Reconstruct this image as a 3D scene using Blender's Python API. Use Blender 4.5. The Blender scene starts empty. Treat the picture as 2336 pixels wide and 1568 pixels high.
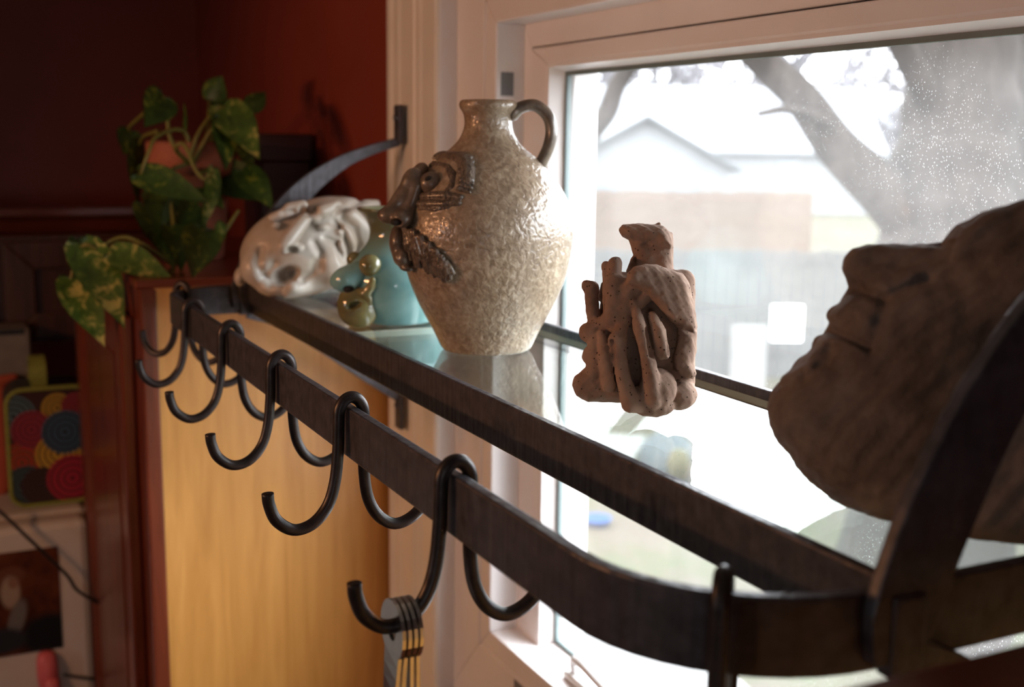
import bpy, bmesh, math, random
import numpy as np
from mathutils import Vector, Matrix
random.seed(7); np.random.seed(7)
SC = bpy.context.scene
COL = SC.collection

# ------------------------------------------------------------------ units and camera frame
K = 0.195                      # one scene unit U (the camera's height above the shelf) in metres
CAMZ = 2.35                    # camera height above the floor, metres
F = 2680.0                     # focal length for a 2336 px wide frame
CX, CY = 1168.0, 784.0
_z = np.array([-208., 15700., F]); _z /= np.linalg.norm(_z); _Z = -_z
_a = np.array([-1348., -474., F]); _a -= _a @ _Z * _Z; _a /= np.linalg.norm(_a)
_X = -_a; _Y = np.cross(_Z, _X)
R = np.array([_X, _Y, _Z])     # rows: world axes seen from the camera (x right, y down, z forward)

def M(p):                      # U -> metres
    p = np.asarray(p, float)
    return p * K + np.array([0, 0, CAMZ])
def at(px, py, D):             # real place that lies D units deep along a sight line
    return R @ np.array([(px - CX) / F * D, (py - CY) / F * D, D])
def onz(px, py, z):
    d = R @ np.array([px - CX, py - CY, F]); return d * (z / d[2])
def onx(px, py, x):
    d = R @ np.array([px - CX, py - CY, F]); return d * (x / d[0])
def ony(px, py, y):
    d = R @ np.array([px - CX, py - CY, F]); return d * (y / d[1])
def depth(p): return float((R.T @ np.asarray(p, float))[2])

# ------------------------------------------------------------------ camera
cam_d = bpy.data.cameras.new('camera'); cam = bpy.data.objects.new('camera', cam_d); COL.objects.link(cam)
mw = Matrix.Identity(4)
for i in range(3):
    mw[i][0] = R[i][0]; mw[i][1] = -R[i][1]; mw[i][2] = -R[i][2]
mw[0][3], mw[1][3], mw[2][3] = 0, 0, CAMZ
cam.matrix_world = mw
cam_d.sensor_fit = 'HORIZONTAL'; cam_d.sensor_width = 36.0; cam_d.lens = F / 2336 * 36
cam_d.clip_start = 0.02; cam_d.clip_end = 400
cam_d.dof.use_dof = True; cam_d.dof.focus_distance = 4.6 * K; cam_d.dof.aperture_fstop = 6.0
SC.camera = cam

# ------------------------------------------------------------------ view, sky, lamps
vs = SC.view_settings
SC.display_settings.display_device = 'sRGB'
vs.view_transform = 'Standard'; vs.look = 'None'; vs.gamma = 1; vs.use_curve_mapping = False
vs.exposure = 0.0
SKY = 24.0
world = bpy.data.worlds.new('sky'); SC.world = world; world.use_nodes = True
wn = world.node_tree; bg = wn.nodes['Background']
tc = wn.nodes.new('ShaderNodeTexCoord'); sx = wn.nodes.new('ShaderNodeSeparateXYZ'); rp = wn.nodes.new('ShaderNodeValToRGB')
wn.links.new(tc.outputs['Generated'], sx.inputs[0]); wn.links.new(sx.outputs['Z'], rp.inputs[0])
rp.color_ramp.elements[0].position = 0.0; rp.color_ramp.elements[0].color = (0.43, 0.445, 0.47, 1)
rp.color_ramp.elements[1].position = 0.9; rp.color_ramp.elements[1].color = (0.90, 0.95, 1, 1)
wn.links.new(rp.outputs[0], bg.inputs[0]); bg.inputs[1].default_value = SKY

def spot(name, p, target, watts, col, angle, blend, radius):
    d = bpy.data.lights.new(name, 'SPOT'); d.energy = watts; d.color = col; d.spot_size = math.radians(angle); d.spot_blend = blend
    d.shadow_soft_size = radius
    o = bpy.data.objects.new(name, d); COL.objects.link(o)
    o.location = M(p); o.rotation_euler = Vector(M(target) - M(p)).to_track_quat('-Z', 'Y').to_euler()
    return o
def point(name, p, watts, col, radius):
    d = bpy.data.lights.new(name, 'POINT'); d.energy = watts; d.color = col; d.shadow_soft_size = radius
    o = bpy.data.objects.new(name, d); COL.objects.link(o); o.location = M(p)
    return o
WARM = (1.0, 0.44, 0.19)
LAMPW = 9.2
for k, dx in enumerate((-0.7, 0.0, 0.7)):      # the kitchen's three-bulb fitting, out in the room left of the camera
    spot('lamp', (-6.2 + dx, -5.0 + 0.2 * k, 0.35), (-7.4, 3.2, -2.9), LAMPW, WARM, 110, 0.75, 0.022)
# daylight enters by the window: a portal guides the sampling (it gives no light itself)
pd = bpy.data.lights.new('opening_portal', 'AREA'); pd.shape = 'RECTANGLE'; pd.size = 4.4 * K; pd.size_y = 4.1 * K
pd.cycles.is_portal = True
po = bpy.data.objects.new('opening_portal', pd); COL.objects.link(po)
po.location = M((-4.5, 3.95, -1.45)); po.rotation_euler = (math.radians(-90), 0, 0)
pd2 = bpy.data.lights.new('opening_portal', 'AREA'); pd2.shape = 'RECTANGLE'; pd2.size = 2.2 * K; pd2.size_y = 1.9 * K; pd2.cycles.is_portal = True
po2 = bpy.data.objects.new('opening_portal', pd2); COL.objects.link(po2); po2.location = M((-3.0, -16.3, -.75)); po2.rotation_euler = (math.radians(90), 0, 0)  # portal of the fill opening added in the unseen front wall

pd3 = bpy.data.lights.new('opening_portal', 'AREA'); pd3.shape = 'RECTANGLE'; pd3.size = 1.4 * K; pd3.size_y = 2.1 * K; pd3.cycles.is_portal = True
po3 = bpy.data.objects.new('opening_portal', pd3); COL.objects.link(po3); po3.location = M((10.3, -4.3, -1.5)); po3.rotation_euler = (0, math.radians(90), 0)  # portal of the opening added in the right wall to lift shadows

# ------------------------------------------------------------------ materials
def lin(h):
    h = h.lstrip('#'); r = []
    for i in (0, 2, 4):
        c = int(h[i:i + 2], 16) / 255; r.append(c / 12.92 if c <= .04045 else ((c + .055) / 1.055) ** 2.4)
    return tuple(r)
class NT:
    def __init__(s, name):
        s.m = bpy.data.materials.new(name); s.m.use_nodes = True; s.t = s.m.node_tree
        s.b = s.t.nodes['Principled BSDF']; s.out = s.t.nodes['Material Output']; s._co = None
    def n(s, typ, **kw):
        x = s.t.nodes.new('ShaderNode' + typ)
        for k, v in kw.items(): setattr(x, k, v)
        return x
    def l(s, a, b): s.t.links.new(a, b)
    def co(s, scale=(1, 1, 1), loc=(0, 0, 0), rot=(0, 0, 0)):
        t = s.n('TexCoord'); m = s.n('Mapping'); m.inputs['Scale'].default_value = scale
        m.inputs['Location'].default_value = loc; m.inputs['Rotation'].default_value = rot
        s.l(t.outputs['Object'], m.inputs[0]); return m.outputs[0]
    def noise(s, co, scale, detail=3, rough=.5, dist=0.0):
        x = s.n('TexNoise'); x.inputs['Scale'].default_value = scale; x.inputs['Detail'].default_value = detail
        x.inputs['Roughness'].default_value = rough; x.inputs['Distortion'].default_value = dist
        s.l(co, x.inputs['Vector']); return x.outputs['Fac']
    def voro(s, co, scale, feature='F1', out='Distance', rnd=1.0):
        x = s.n('TexVoronoi', feature=feature); x.inputs['Scale'].default_value = scale; x.inputs['Randomness'].default_value = rnd
        s.l(co, x.inputs['Vector']); return x.outputs[out]
    def ramp(s, f, stops, interp='LINEAR'):
        x = s.n('ValToRGB'); x.color_ramp.interpolation = interp
        els = x.color_ramp.elements
        while len(els) < len(stops): els.new(0.5)
        for e, (p, c) in zip(els, stops):
            e.position = p; e.color = (c, c, c, 1) if isinstance(c, (int, float)) else (*c, 1)
        s.l(f, x.inputs[0]); return x.outputs[0]
    def math(s, op, a, b=None, clamp=False):
        x = s.n('Math', operation=op, use_clamp=clamp)
        for i, v in enumerate((a, b)):
            if v is None: continue
            if isinstance(v, (int, float)): x.inputs[i].default_value = v
            else: s.l(v, x.inputs[i])
        return x.outputs[0]
    def mix(s, f, a, b):
        x = s.n('Mix', data_type='RGBA')
        for sock, v in ((x.inputs[0], f), (x.inputs[6], a), (x.inputs[7], b)):
            if isinstance(v, (int, float)): sock.default_value = v
            elif isinstance(v, tuple): sock.default_value = (*v, 1)
            else: s.l(v, sock)
        return x.outputs[2]
    def bump(s, h, strength=.3, dist=.002, prev=None):
        x = s.n('Bump'); x.inputs['Strength'].default_value = strength; x.inputs['Distance'].default_value = dist
        s.l(h, x.inputs['Height'])
        if prev is not None: s.l(prev, x.inputs['Normal'])
        return x.outputs[0]
    def set(s, **kw):
        for k, v in kw.items():
            i = s.b.inputs[{'color': 'Base Color', 'rough': 'Roughness', 'metal': 'Metallic', 'spec': 'Specular IOR Level', 'coat': 'Coat Weight',
                            'coatr': 'Coat Roughness', 'normal': 'Normal', 'sheen': 'Sheen Weight', 'trans': 'Transmission Weight', 'coatn': 'Coat Normal',
                            'sub': 'Subsurface Weight'}[k]]
            if isinstance(v, tuple): i.default_value = (*v, 1) if len(v) == 3 else v
            elif isinstance(v, (int, float)): i.default_value = v
            else: s.l(v, i)
        return s.m

def plain(name, c, rough=.5, var=.12, scale=30, bumps=.0, bscale=200, metal=0, spec=.5, coat=0):
    t = NT(name); co = t.co(); c = lin(c) if isinstance(c, str) else c
    f = t.noise(co, scale, 4)
    t.set(color=t.mix(t.ramp(f, [(.3, 0.), (.7, 1.)]), tuple(x * (1 - var) for x in c), tuple(min(1, x * (1 + var)) for x in c)),
          rough=rough, metal=metal, spec=spec, coat=coat)
    if bumps: t.set(normal=t.bump(t.noise(co, bscale, 3), bumps, .001))
    return t.m
def wood(name, c1, c2, rough=.4, axis='z', scale=1.0, coat=.2, fig=.5):
    t = NT(name); sc = {'z': (14, 14, 1.1), 'x': (1.1, 14, 14), 'y': (14, 1.1, 14)}[axis]
    co = t.co(tuple(v * scale for v in sc))
    a = t.noise(co, 2.2, 5, .6, 1.2); b = t.noise(co, 11, 3, .6, .3)
    f = t.math('ADD', t.math('MULTIPLY', a, 1 - fig * .5), t.math('MULTIPLY', b, fig * .5))
    t.set(color=t.ramp(f, [(.3, lin(c1)), (.72, lin(c2))]), rough=rough, coat=coat, coatr=.25, normal=t.bump(b, .08, .001))
    return t.m

def schlick(t, f0):            # reflectance of a sheet of glass, the same from both sides
    g = t.n('NewGeometry'); d = t.n('VectorMath', operation='DOT_PRODUCT'); t.l(g.outputs['Normal'], d.inputs[0]); t.l(g.outputs['Incoming'], d.inputs[1])
    c = t.math('SUBTRACT', 1.0, t.math('ABSOLUTE', d.outputs['Value']), True)
    return t.math('ADD', t.math('MULTIPLY', t.math('POWER', c, 5.0), 1 - f0), f0)
MT = {}
def build_mats():
    t = NT('forged_iron'); co = t.co((150, 150, 8)); st = t.noise(co, 1.0, 1, .5); co2 = t.co((1, 1, 1)); g = t.noise(co2, 90, 4, .6)
    col = t.ramp(g, [(.3, lin('#363439')), (.75, lin('#57545b'))])
    t.set(color=col, rough=.42, metal=.3, spec=.6, normal=t.bump(g, .15, .001, t.bump(st, .4, .0022))); MT['iron'] = t.m
    t = NT('forged_iron_rod'); co = t.co(); g = t.noise(co, 120, 4, .6)
    t.set(color=t.ramp(g, [(.3, lin('#221c1c')), (.75, lin('#3d3331'))]), rough=.38, metal=.35, normal=t.bump(g, .2, .0008)); MT['rod'] = t.m
    # painted wall, red
    t = NT('red_wall_paint'); co = t.co(); t.set(color=t.ramp(t.noise(co, 6, 3), [(.3, (.21, .033, .018)), (.7, (.24, .038, .021))]), rough=.55,
        normal=t.bump(t.noise(co, 260, 3), .12, .001)); MT['red'] = t.m
    MT['white'] = plain('white_window_paint', (.78, .74, .73), .38, .03, 12, .04, 120)
    MT['cream'] = plain('cream_casing_paint', (.74, .69, .62), .42, .04, 12, .06, 120)
    MT['ceil'] = plain('ceiling_paint', (.7, .68, .64), .8)
    MT['wallp'] = plain('beige_wall_paint', (.42, .30, .20), .7)
    MT['floor'] = wood('floor_wood', '#4a2f1c', '#7a5030', .45, 'x')
    MT['maple'] = wood('maple_panel', '#b57c38', '#d99f54', .42, 'z', .8, .25)
    MT['cherry'] = wood('cherry_wood', '#4b1d10', '#7d3a22', .3, 'z', 1.0, .4)
    MT['cherryx'] = wood('cherry_wood_level', '#4b1d10', '#7d3a22', .33, 'y', 1.0, .35)
    MT['darkwood'] = wood('dark_walnut', '#241014', '#3a1c1e', .4, 'y', 1.0, .2)
    MT['cabwood'] = wood('brown_cabinet_wood', '#3a1c10', '#5e321c', .45, 'z', 1.0, .2)
    MT['gasket'] = plain('grey_gasket', (.13, .17, .17), .5)
    MT['hole'] = plain('dark_grey_hardware', (.16, .17, .18), .5)
    MT['steel'] = plain('brushed_steel', (.62, .6, .57), .22, .06, 60, 0, 1, 1.0)
    MT['lampwhite'] = plain('white_enamel', (.8, .8, .8), .2)
    # fridge
    MT['fridge'] = plain('fridge_enamel', (.62, .58, .53), .4, .03, 8, .08, 500)
    MT['black'] = plain('black_plastic', (.012, .012, .013), .4)
    MT['pink'] = plain('pink_plastic', (.62, .13, .15), .45)
    MT['boxgrey'] = plain('grey_card', (.22, .19, .16), .7)
    MT['lime'] = plain('lime_webbing', (.24, .27, .05), .75, .15, 200, .3, 900)
    MT['orange'] = plain('orange_cloth', (.4, .07, .03), .8)
    MT['terra'] = plain('terracotta', (.32, .10, .055), .8, .2, 40, .2, 300)
    MT['soil'] = plain('potting_soil', (.03, .02, .013), .95, .3, 200, .6, 400)
    # leaf
    for nm, th, c1, c2, c3 in (('leafgreen', .63, '#182b10', '#35521e', '#868a35'), ('leafvar', .60, '#22391a', '#4c6a26', '#b0a85e')):
        t = NT(nm); co = t.co((1, 1, 1)); a = t.noise(co, 55, 4, .7, 1.0); b = t.noise(co, 20, 2)
        f = t.math('ADD', t.math('MULTIPLY', a, .7), t.math('MULTIPLY', b, .3))
        t.set(color=t.ramp(f, [(.30, lin(c1)), (th - .07, lin(c2)), (th, lin(c3))]), rough=.38, normal=t.bump(a, .15, .001)); t.b.inputs['Subsurface Weight'].default_value = 0
        MT[nm] = t.m
    MT['stem'] = plain('vine_stem', lin('#6d6a2c'), .5, .2, 40)
    # salt glazed jug
    t = NT('salt_glaze'); co = t.co(); v = t.voro(co, 185, 'SMOOTH_F1'); v2 = t.noise(co, 210, 2, .5, .6); n = t.noise(co, 60, 4, .6); sp = t.noise(co, 420, 2)
    base = t.ramp(t.math('ADD', t.math('MULTIPLY', v2, .55), t.math('MULTIPLY', n, .45)), [(.34, lin('#7b6753')), (.5, lin('#958069')), (.66, lin('#b2a089'))])
    base = t.mix(t.ramp(sp, [(.70, 0.), (.76, .75)]), base, lin('#4a3524'))
    bm = t.bump(t.math('ADD', v2, t.math('MULTIPLY', v, .5)), .65, .0019)
    t.set(color=base, rough=.4, coat=.85, coatr=.1, normal=bm, coatn=bm); MT['salt'] = t.m
    t = NT('grey_stoneware'); co = t.co(); n = t.noise(co, 90, 4, .6)
    bm = t.bump(n, .3, .001)
    t.set(color=t.ramp(n, [(.3, lin('#4d4036')), (.7, lin('#7a6959'))]), rough=.36, coat=.5, coatr=.14, normal=bm); MT['ware'] = t.m
    t = NT('combed_stoneware'); co = t.co((1, 1, .35)); n = t.noise(co, 420, 2, .6, .4); co2 = t.co(); n2 = t.noise(co2, 70, 3)
    t.set(color=t.ramp(t.math('ADD', t.math('MULTIPLY', n, .6), t.math('MULTIPLY', n2, .4)), [(.35, lin('#3b3029')), (.65, lin('#7c6c5c'))]), rough=.34, coat=.5, coatr=.14, normal=t.bump(n, .9, .003)); MT['comb'] = t.m
    MT['nostril'] = plain('dark_hollow', (.02, .013, .01), .8)
    # celadon
    t = NT('celadon_glaze'); co = t.co(); n = t.noise(co, 22, 3, .5, .5); sz = t.n('SeparateXYZ'); t.l(co, sz.inputs[0])
    hi = t.ramp(t.math('ADD', t.math('MULTIPLY', sz.outputs['Z'], 6.0), t.math('MULTIPLY', n, .3)), [(.62, 0.), (.80, 1.)])
    t.set(color=t.mix(hi, t.ramp(n, [(.3, (.13, .32, .33)), (.7, (.27, .50, .50))]), (.14, .15, .085)), rough=.12, coat=.6, coatr=.05); MT['teal'] = t.m
    t = NT('olive_glaze'); co = t.co(); n = t.noise(co, 40, 3, .5, .5)
    t.set(color=t.ramp(n, [(.3, (.12, .12, .05)), (.7, (.26, .22, .09))]), rough=.12, coat=.6, coatr=.05); MT['olive'] = t.m
    t = NT('white_glaze'); co = t.co(); n = t.noise(co, 30, 3)
    t.set(color=t.ramp(n, [(.3, (.40, .33, .255)), (.7, (.53, .48, .42))]), rough=.38, coat=.2, coatr=.15); MT['wglaze'] = t.m
    # raw clay
    t = NT('raw_clay'); co = t.co(); n = t.noise(co, 35, 5, .6); p = t.voro(co, 230); f = t.noise(co, 300, 3)
    pit = t.ramp(p, [(.10, 0.), (.17, 1.)])
    t.set(color=t.mix(pit, lin('#4d3b30'), t.ramp(n, [(.3, lin('#836a5c')), (.7, lin('#a78b7a'))])), rough=.92, spec=.2,
          normal=t.bump(f, .35, .001, t.bump(pit, .5, .0015))); MT['clay'] = t.m
    t = NT('rough_stone'); co = t.co(); n = t.noise(co, 26, 5, .65); f = t.noise(co, 260, 4, .7)
    t.set(color=t.ramp(n, [(.3, lin('#5b4f49')), (.7, lin('#87796f'))]), rough=.95, spec=.15, normal=t.bump(f, .6, .002)); MT['stone'] = t.m
    # shelf glass
    t = NT('shelf_glass'); tr = t.n('BsdfTransparent'); tr.inputs[0].default_value = (.93, .97, .95, 1); gl = t.n('BsdfGlossy'); gl.inputs['Roughness'].default_value = 0.0
    mx = t.n('MixShader'); t.l(schlick(t, .045), mx.inputs[0]); t.l(tr.outputs[0], mx.inputs[1]); t.l(gl.outputs[0], mx.inputs[2]); t.l(mx.outputs[0], t.out.inputs[0]); MT['glass'] = t.m
    t = NT('glass_edge'); t.set(color=(.50, .50, .41), rough=.15, spec=.6); MT['gedge'] = t.m
    # window pane with dust
    t = NT('dusty_window_pane'); tr = t.n('BsdfTransparent'); tr.inputs[0].default_value = (.97, .98, .98, 1); gl = t.n('BsdfGlossy'); gl.inputs['Roughness'].default_value = 0
    mx = t.n('MixShader'); t.l(schlick(t, .04), mx.inputs[0]); t.l(tr.outputs[0], mx.inputs[1]); t.l(gl.outputs[0], mx.inputs[2])
    tl = t.n('BsdfTranslucent'); tl.inputs[0].default_value = (.95, .92, .90, 1)
    co = t.co(); film = t.ramp(t.noise(co, 9, 4, .6), [(.3, DUST * .8), (.7, DUST * 1.25)])
    co3 = t.co((1, 1, .4)); specks = t.ramp(t.voro(co3, 580), [(.07, .26), (.2, 0.)])
    sp = t.n('SeparateXYZ'); t.l(co, sp.inputs[0]); side = t.ramp(t.math('ADD', t.math('MULTIPLY', sp.outputs['X'], 3.5), .35), [(.2, 0.), (.75, 1.)])
    spk = t.math('MULTIPLY', t.math('MULTIPLY', specks, side), t.ramp(t.noise(co, 7, 2), [(.38, 0.), (.58, .8)]))
    fac = t.math('ADD', film, spk, True)
    m2 = t.n('MixShader'); t.l(fac, m2.inputs[0]); t.l(mx.outputs[0], m2.inputs[1]); t.l(tl.outputs[0], m2.inputs[2]); t.l(m2.outputs[0], t.out.inputs[0]); MT['pane'] = t.m
    # outside
    t = NT('winter_lawn'); co = t.co(); a = t.noise(co, .55, 5, .6); b = t.noise(co, 6, 4, .7)
    f = t.math('ADD', t.math('MULTIPLY', a, .65), t.math('MULTIPLY', b, .35))
    t.set(color=t.ramp(f, [(.38, (0.0195, 0.0260, 0.0097)), (.47, (0.0293, 0.0276, 0.0153)), (.56, (0.0342, 0.0287, 0.0209))]), rough=1, spec=.1, normal=t.bump(b, .5, .05)); MT['lawn'] = t.m
    MT['slab'] = plain('pale_concrete', (0.1116, 0.1073, 0.1030), .9, .08, 3)
    t = NT('tree_bark'); co = t.co((5, 5, 1.2)); a = t.noise(co, 3, 5, .7)
    t.set(color=t.ramp(a, [(.3, (0.0131, 0.0104, 0.0090)), (.7, (0.0334, 0.0269, 0.0233))]), rough=1, spec=.1, normal=t.bump(a, 1, .04)); MT['bark'] = t.m
    MT['twig'] = plain('grey_twigs', (0.1159, 0.1078, 0.1159), 1)
    MT['greyboard'] = plain('weathered_fence_board', (0.0381, 0.0381, 0.0366), .95, .12, 2)
    MT['brownboard'] = plain('cedar_fence_board', (0.0587, 0.0386, 0.0263), .9, .15, 2)
    MT['sign'] = plain('white_sign', (.88, .88, .88), .5)
    MT['siding'] = plain('pale_siding', (0.1030, 0.1065, 0.1098), .8)
    MT['roofp'] = plain('pale_roof', (0.1159, 0.1198, 0.1274), .9)
    MT['roofg'] = plain('grey_roof', (0.0446, 0.0481, 0.0515), .9)
    MT['pinecol'] = plain('evergreen', (0.0129, 0.0193, 0.0120), 1, .3, 3)
    MT['houseglass'] = plain('dark_house_window', (.1, .12, .14), .2)
    MT['bluep'] = plain('blue_plastic', (.006, .034, .11), .7, spec=.08)
    MT['tealtarp'] = plain('blue_grey_cover', (0.0258, 0.0386, 0.0494), .6, .15, 4)
    MT['tan'] = plain('tan_cloth', (0.0601, 0.0472, 0.0172), .8)
DUST = 0.026
build_mats()

# ------------------------------------------------------------------ building helpers
def mesh_obj(name, V, Fc, mat, parent=None, smooth=False, org=None, mi=None):
    """V in U (world). Vertices are stored relative to the thing's base."""
    V = np.asarray(V, float)
    W = V * K + np.array([0, 0, CAMZ])
    if parent is not None: o0 = np.array(parent['org'])
    elif org is not None: o0 = M(org)
    else:
        lo, hi = W.min(0), W.max(0); o0 = np.array([(lo[0] + hi[0]) / 2, (lo[1] + hi[1]) / 2, lo[2]])
    me = bpy.data.meshes.new(name); me.from_pydata((W - o0).tolist(), [], [list(f) for f in Fc])
    for m in (mat if isinstance(mat, (list, tuple)) else [mat]): me.materials.append(MT[m] if isinstance(m, str) else m)
    if mi is not None: me.polygons.foreach_set('material_index', mi)
    if smooth: me.polygons.foreach_set('use_smooth', [True] * len(me.polygons))
    me.update()
    o = bpy.data.objects.new(name, me); COL.objects.link(o)
    o['org'] = list(map(float, o0))
    if parent is not None: o.parent = parent
    else: o.location = o0
    return o
def thing(name, label, cat, loc, group=None):
    o = bpy.data.objects.new(name, None); COL.objects.link(o); w = M(loc); o.location = w; o['org'] = list(map(float, w))
    o.empty_display_size = .05; o['label'] = label; o['category'] = cat
    if group: o['group'] = group
    return o
def tag(o, label, cat, group=None):
    o['label'] = label; o['category'] = cat
    if group: o['group'] = group
    return o
def struct(o): o['kind'] = 'structure'; return o

class MB:
    def __init__(s): s.V = []; s.F = []; s.MI = []
    def add(s, V, Fc, mi=0):
        n = len(s.V); s.V += [tuple(map(float, v)) for v in V]; s.F += [tuple(i + n for i in f) for f in Fc]; s.MI += [mi] * len(Fc); return s
    def box(s, x0, x1, y0, y1, z0, z1, b=0.0, mi=0):
        if b <= 0:
            V = [(x, y, z) for z in (z0, z1) for y in (y0, y1) for x in (x0, x1)]
            Fc = [(0, 2, 3, 1), (4, 5, 7, 6), (0, 1, 5, 4), (2, 6, 7, 3), (0, 4, 6, 2), (1, 3, 7, 5)]
            return s.add(V, Fc, mi)
        bm = bmesh.new(); bmesh.ops.create_cube(bm, size=1)
        for v in bm.verts: v.co = Vector(((x0 + x1) / 2 + v.co.x * (x1 - x0), (y0 + y1) / 2 + v.co.y * (y1 - y0), (z0 + z1) / 2 + v.co.z * (z1 - z0)))
        bmesh.ops.bevel(bm, geom=bm.edges[:], offset=b, segments=2, affect='EDGES', profile=.5)
        bm.verts.ensure_lookup_table(); s.add([v.co[:] for v in bm.verts], [[v.index for v in f.verts] for f in bm.faces], mi); bm.free(); return s
    def prism(s, poly, axis, a, b, mi=0):
        """poly: 2-D points; axis the extrusion axis ('x': (y,z), 'y': (x,z), 'z': (x,y))"""
        f = {'x': lambda p, t: (t, p[0], p[1]), 'y': lambda p, t: (p[0], t, p[1]), 'z': lambda p, t: (p[0], p[1], t)}[axis]
        n = len(poly); V = [f(p, a) for p in poly] + [f(p, b) for p in poly]
        Fc = [tuple(range(n))[::-1], tuple(range(n, 2 * n))] + [(i, (i + 1) % n, n + (i + 1) % n, n + i) for i in range(n)]
        return s.add(V, Fc, mi)
    def tube(s, P, rad, n=10, mi=0, cap=True):
        P = np.asarray(P, float); m = len(P); rad = np.broadcast_to(np.asarray(rad, float), (m,))
        T = np.gradient(P, axis=0); T /= np.linalg.norm(T, axis=1)[:, None] + 1e-12
        up = np.array([0, 0, 1.]) if abs(T[0][2]) < .9 else np.array([1., 0, 0])
        u = np.cross(T[0], up); u /= np.linalg.norm(u); V = []
        for i in range(m):
            u = u - (u @ T[i]) * T[i]; u /= np.linalg.norm(u); v = np.cross(T[i], u)
            for k in range(n):
                a = 2 * math.pi * k / n; V.append(P[i] + rad[i] * (math.cos(a) * u + math.sin(a) * v))
        Fc = [(i * n + k, i * n + (k + 1) % n, (i + 1) * n + (k + 1) % n, (i + 1) * n + k) for i in range(m - 1) for k in range(n)]
        if cap: Fc += [tuple(range(n))[::-1], tuple((m - 1) * n + k for k in range(n))]
        return s.add(V, Fc, mi)
    def lathe(s, c, prof, n=48, mi=0):
        V = []; m = len(prof)
        for r, z in prof:
            for k in range(n):
                a = 2 * math.pi * k / n; V.append((c[0] + r * math.cos(a), c[1] + r * math.sin(a), c[2] + z))
        Fc = [(i * n + k, i * n + (k + 1) % n, (i + 1) * n + (k + 1) % n, (i + 1) * n + k) for i in range(m - 1) for k in range(n)]
        if prof[0][0] > 1e-6: Fc.append(tuple(range(n))[::-1])
        if prof[-1][0] > 1e-6: Fc.append(tuple((m - 1) * n + k for k in range(n)))
        return s.add(V, Fc, mi)
    def bar(s, P, w, t, nrm, mi=0):
        """flat bar swept along P; w half-widths along the direction perpendicular to the path and nrm, t half-thickness along nrm"""
        P = np.asarray(P, float); m = len(P); w = np.broadcast_to(np.asarray(w, float), (m,)); T = np.gradient(P, axis=0); T /= np.linalg.norm(T, axis=1)[:, None]
        V = []
        for i in range(m):
            nn = np.asarray(nrm(i) if callable(nrm) else nrm, float); nn = nn - (nn @ T[i]) * T[i]; nn /= np.linalg.norm(nn); b = np.cross(T[i], nn)
            for sa, sb in ((-1, -1), (1, -1), (1, 1), (-1, 1)): V.append(P[i] + sa * w[i] * b + sb * t * nn)
        Fc = [(i * 4 + k, i * 4 + (k + 1) % 4, (i + 1) * 4 + (k + 1) % 4, (i + 1) * 4 + k) for i in range(m - 1) for k in range(4)]
        Fc += [(3, 2, 1, 0), tuple((m - 1) * 4 + k for k in range(4))]
        return s.add(V, Fc, mi)
    def obj(s, name, mat, parent=None, smooth=False, org=None, bevel=0.0, auto=None):
        o = mesh_obj(name, s.V, s.F, mat, parent, smooth, org, s.MI if isinstance(mat, (list, tuple)) else None)
        if bevel:
            md = o.modifiers.new('bevel', 'BEVEL'); md.width = bevel * K; md.segments = 2; md.limit_method = 'ANGLE'; md.angle_limit = math.radians(40)
        return o
def spline(P, n=40):
    P = np.asarray(P, float); m = len(P); Q = np.vstack([2 * P[0] - P[1], P, 2 * P[-1] - P[-2]]); out = []
    for t in np.linspace(0, m - 1 - 1e-9, n):
        i = int(t); u = t - i; p0, p1, p2, p3 = Q[i:i + 4]
        out.append(.5 * (2 * p1 + (p2 - p0) * u + (2 * p0 - 5 * p1 + 4 * p2 - p3) * u * u + (3 * p1 - p0 - 3 * p2 + p3) * u ** 3))
    return np.array(out)

# ---- sculpting with distance fields (surface nets)
def sd_sph(P, c, r): return np.linalg.norm(P - np.array(c), axis=-1) - r
def sd_ell(P, c, r, rot=0.0):
    Q = P - np.array(c, float)
    if rot:
        a = math.radians(rot); ca, sa = math.cos(a), math.sin(a); x = Q[..., 0] * ca + Q[..., 1] * sa; y = -Q[..., 0] * sa + Q[..., 1] * ca
        Q = np.stack([x, y, Q[..., 2]], -1)
    r = np.array(r, float); k0 = np.linalg.norm(Q / r, axis=-1); k1 = np.linalg.norm(Q / (r * r), axis=-1)
    return k0 * (k0 - 1) / (k1 + 1e-9)
def sd_cap(P, a, b, r1, r2=None):
    a = np.array(a, float); b = np.array(b, float); r2 = r1 if r2 is None else r2; ba = b - a
    h = np.clip(((P - a) @ ba) / (ba @ ba), 0, 1); return np.linalg.norm(P - a - h[..., None] * ba, axis=-1) - (r1 + (r2 - r1) * h)
def sd_box(P, c, h, r, rot=0.0):
    Q = P - np.array(c, float)
    if rot:
        a = math.radians(rot); ca, sa = math.cos(a), math.sin(a); Q = np.stack([Q[..., 0] * ca + Q[..., 1] * sa, -Q[..., 0] * sa + Q[..., 1] * ca, Q[..., 2]], -1)
    q = np.abs(Q) - (np.array(h, float) - r); return np.linalg.norm(np.maximum(q, 0), axis=-1) + np.minimum(q.max(-1), 0) - r
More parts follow.
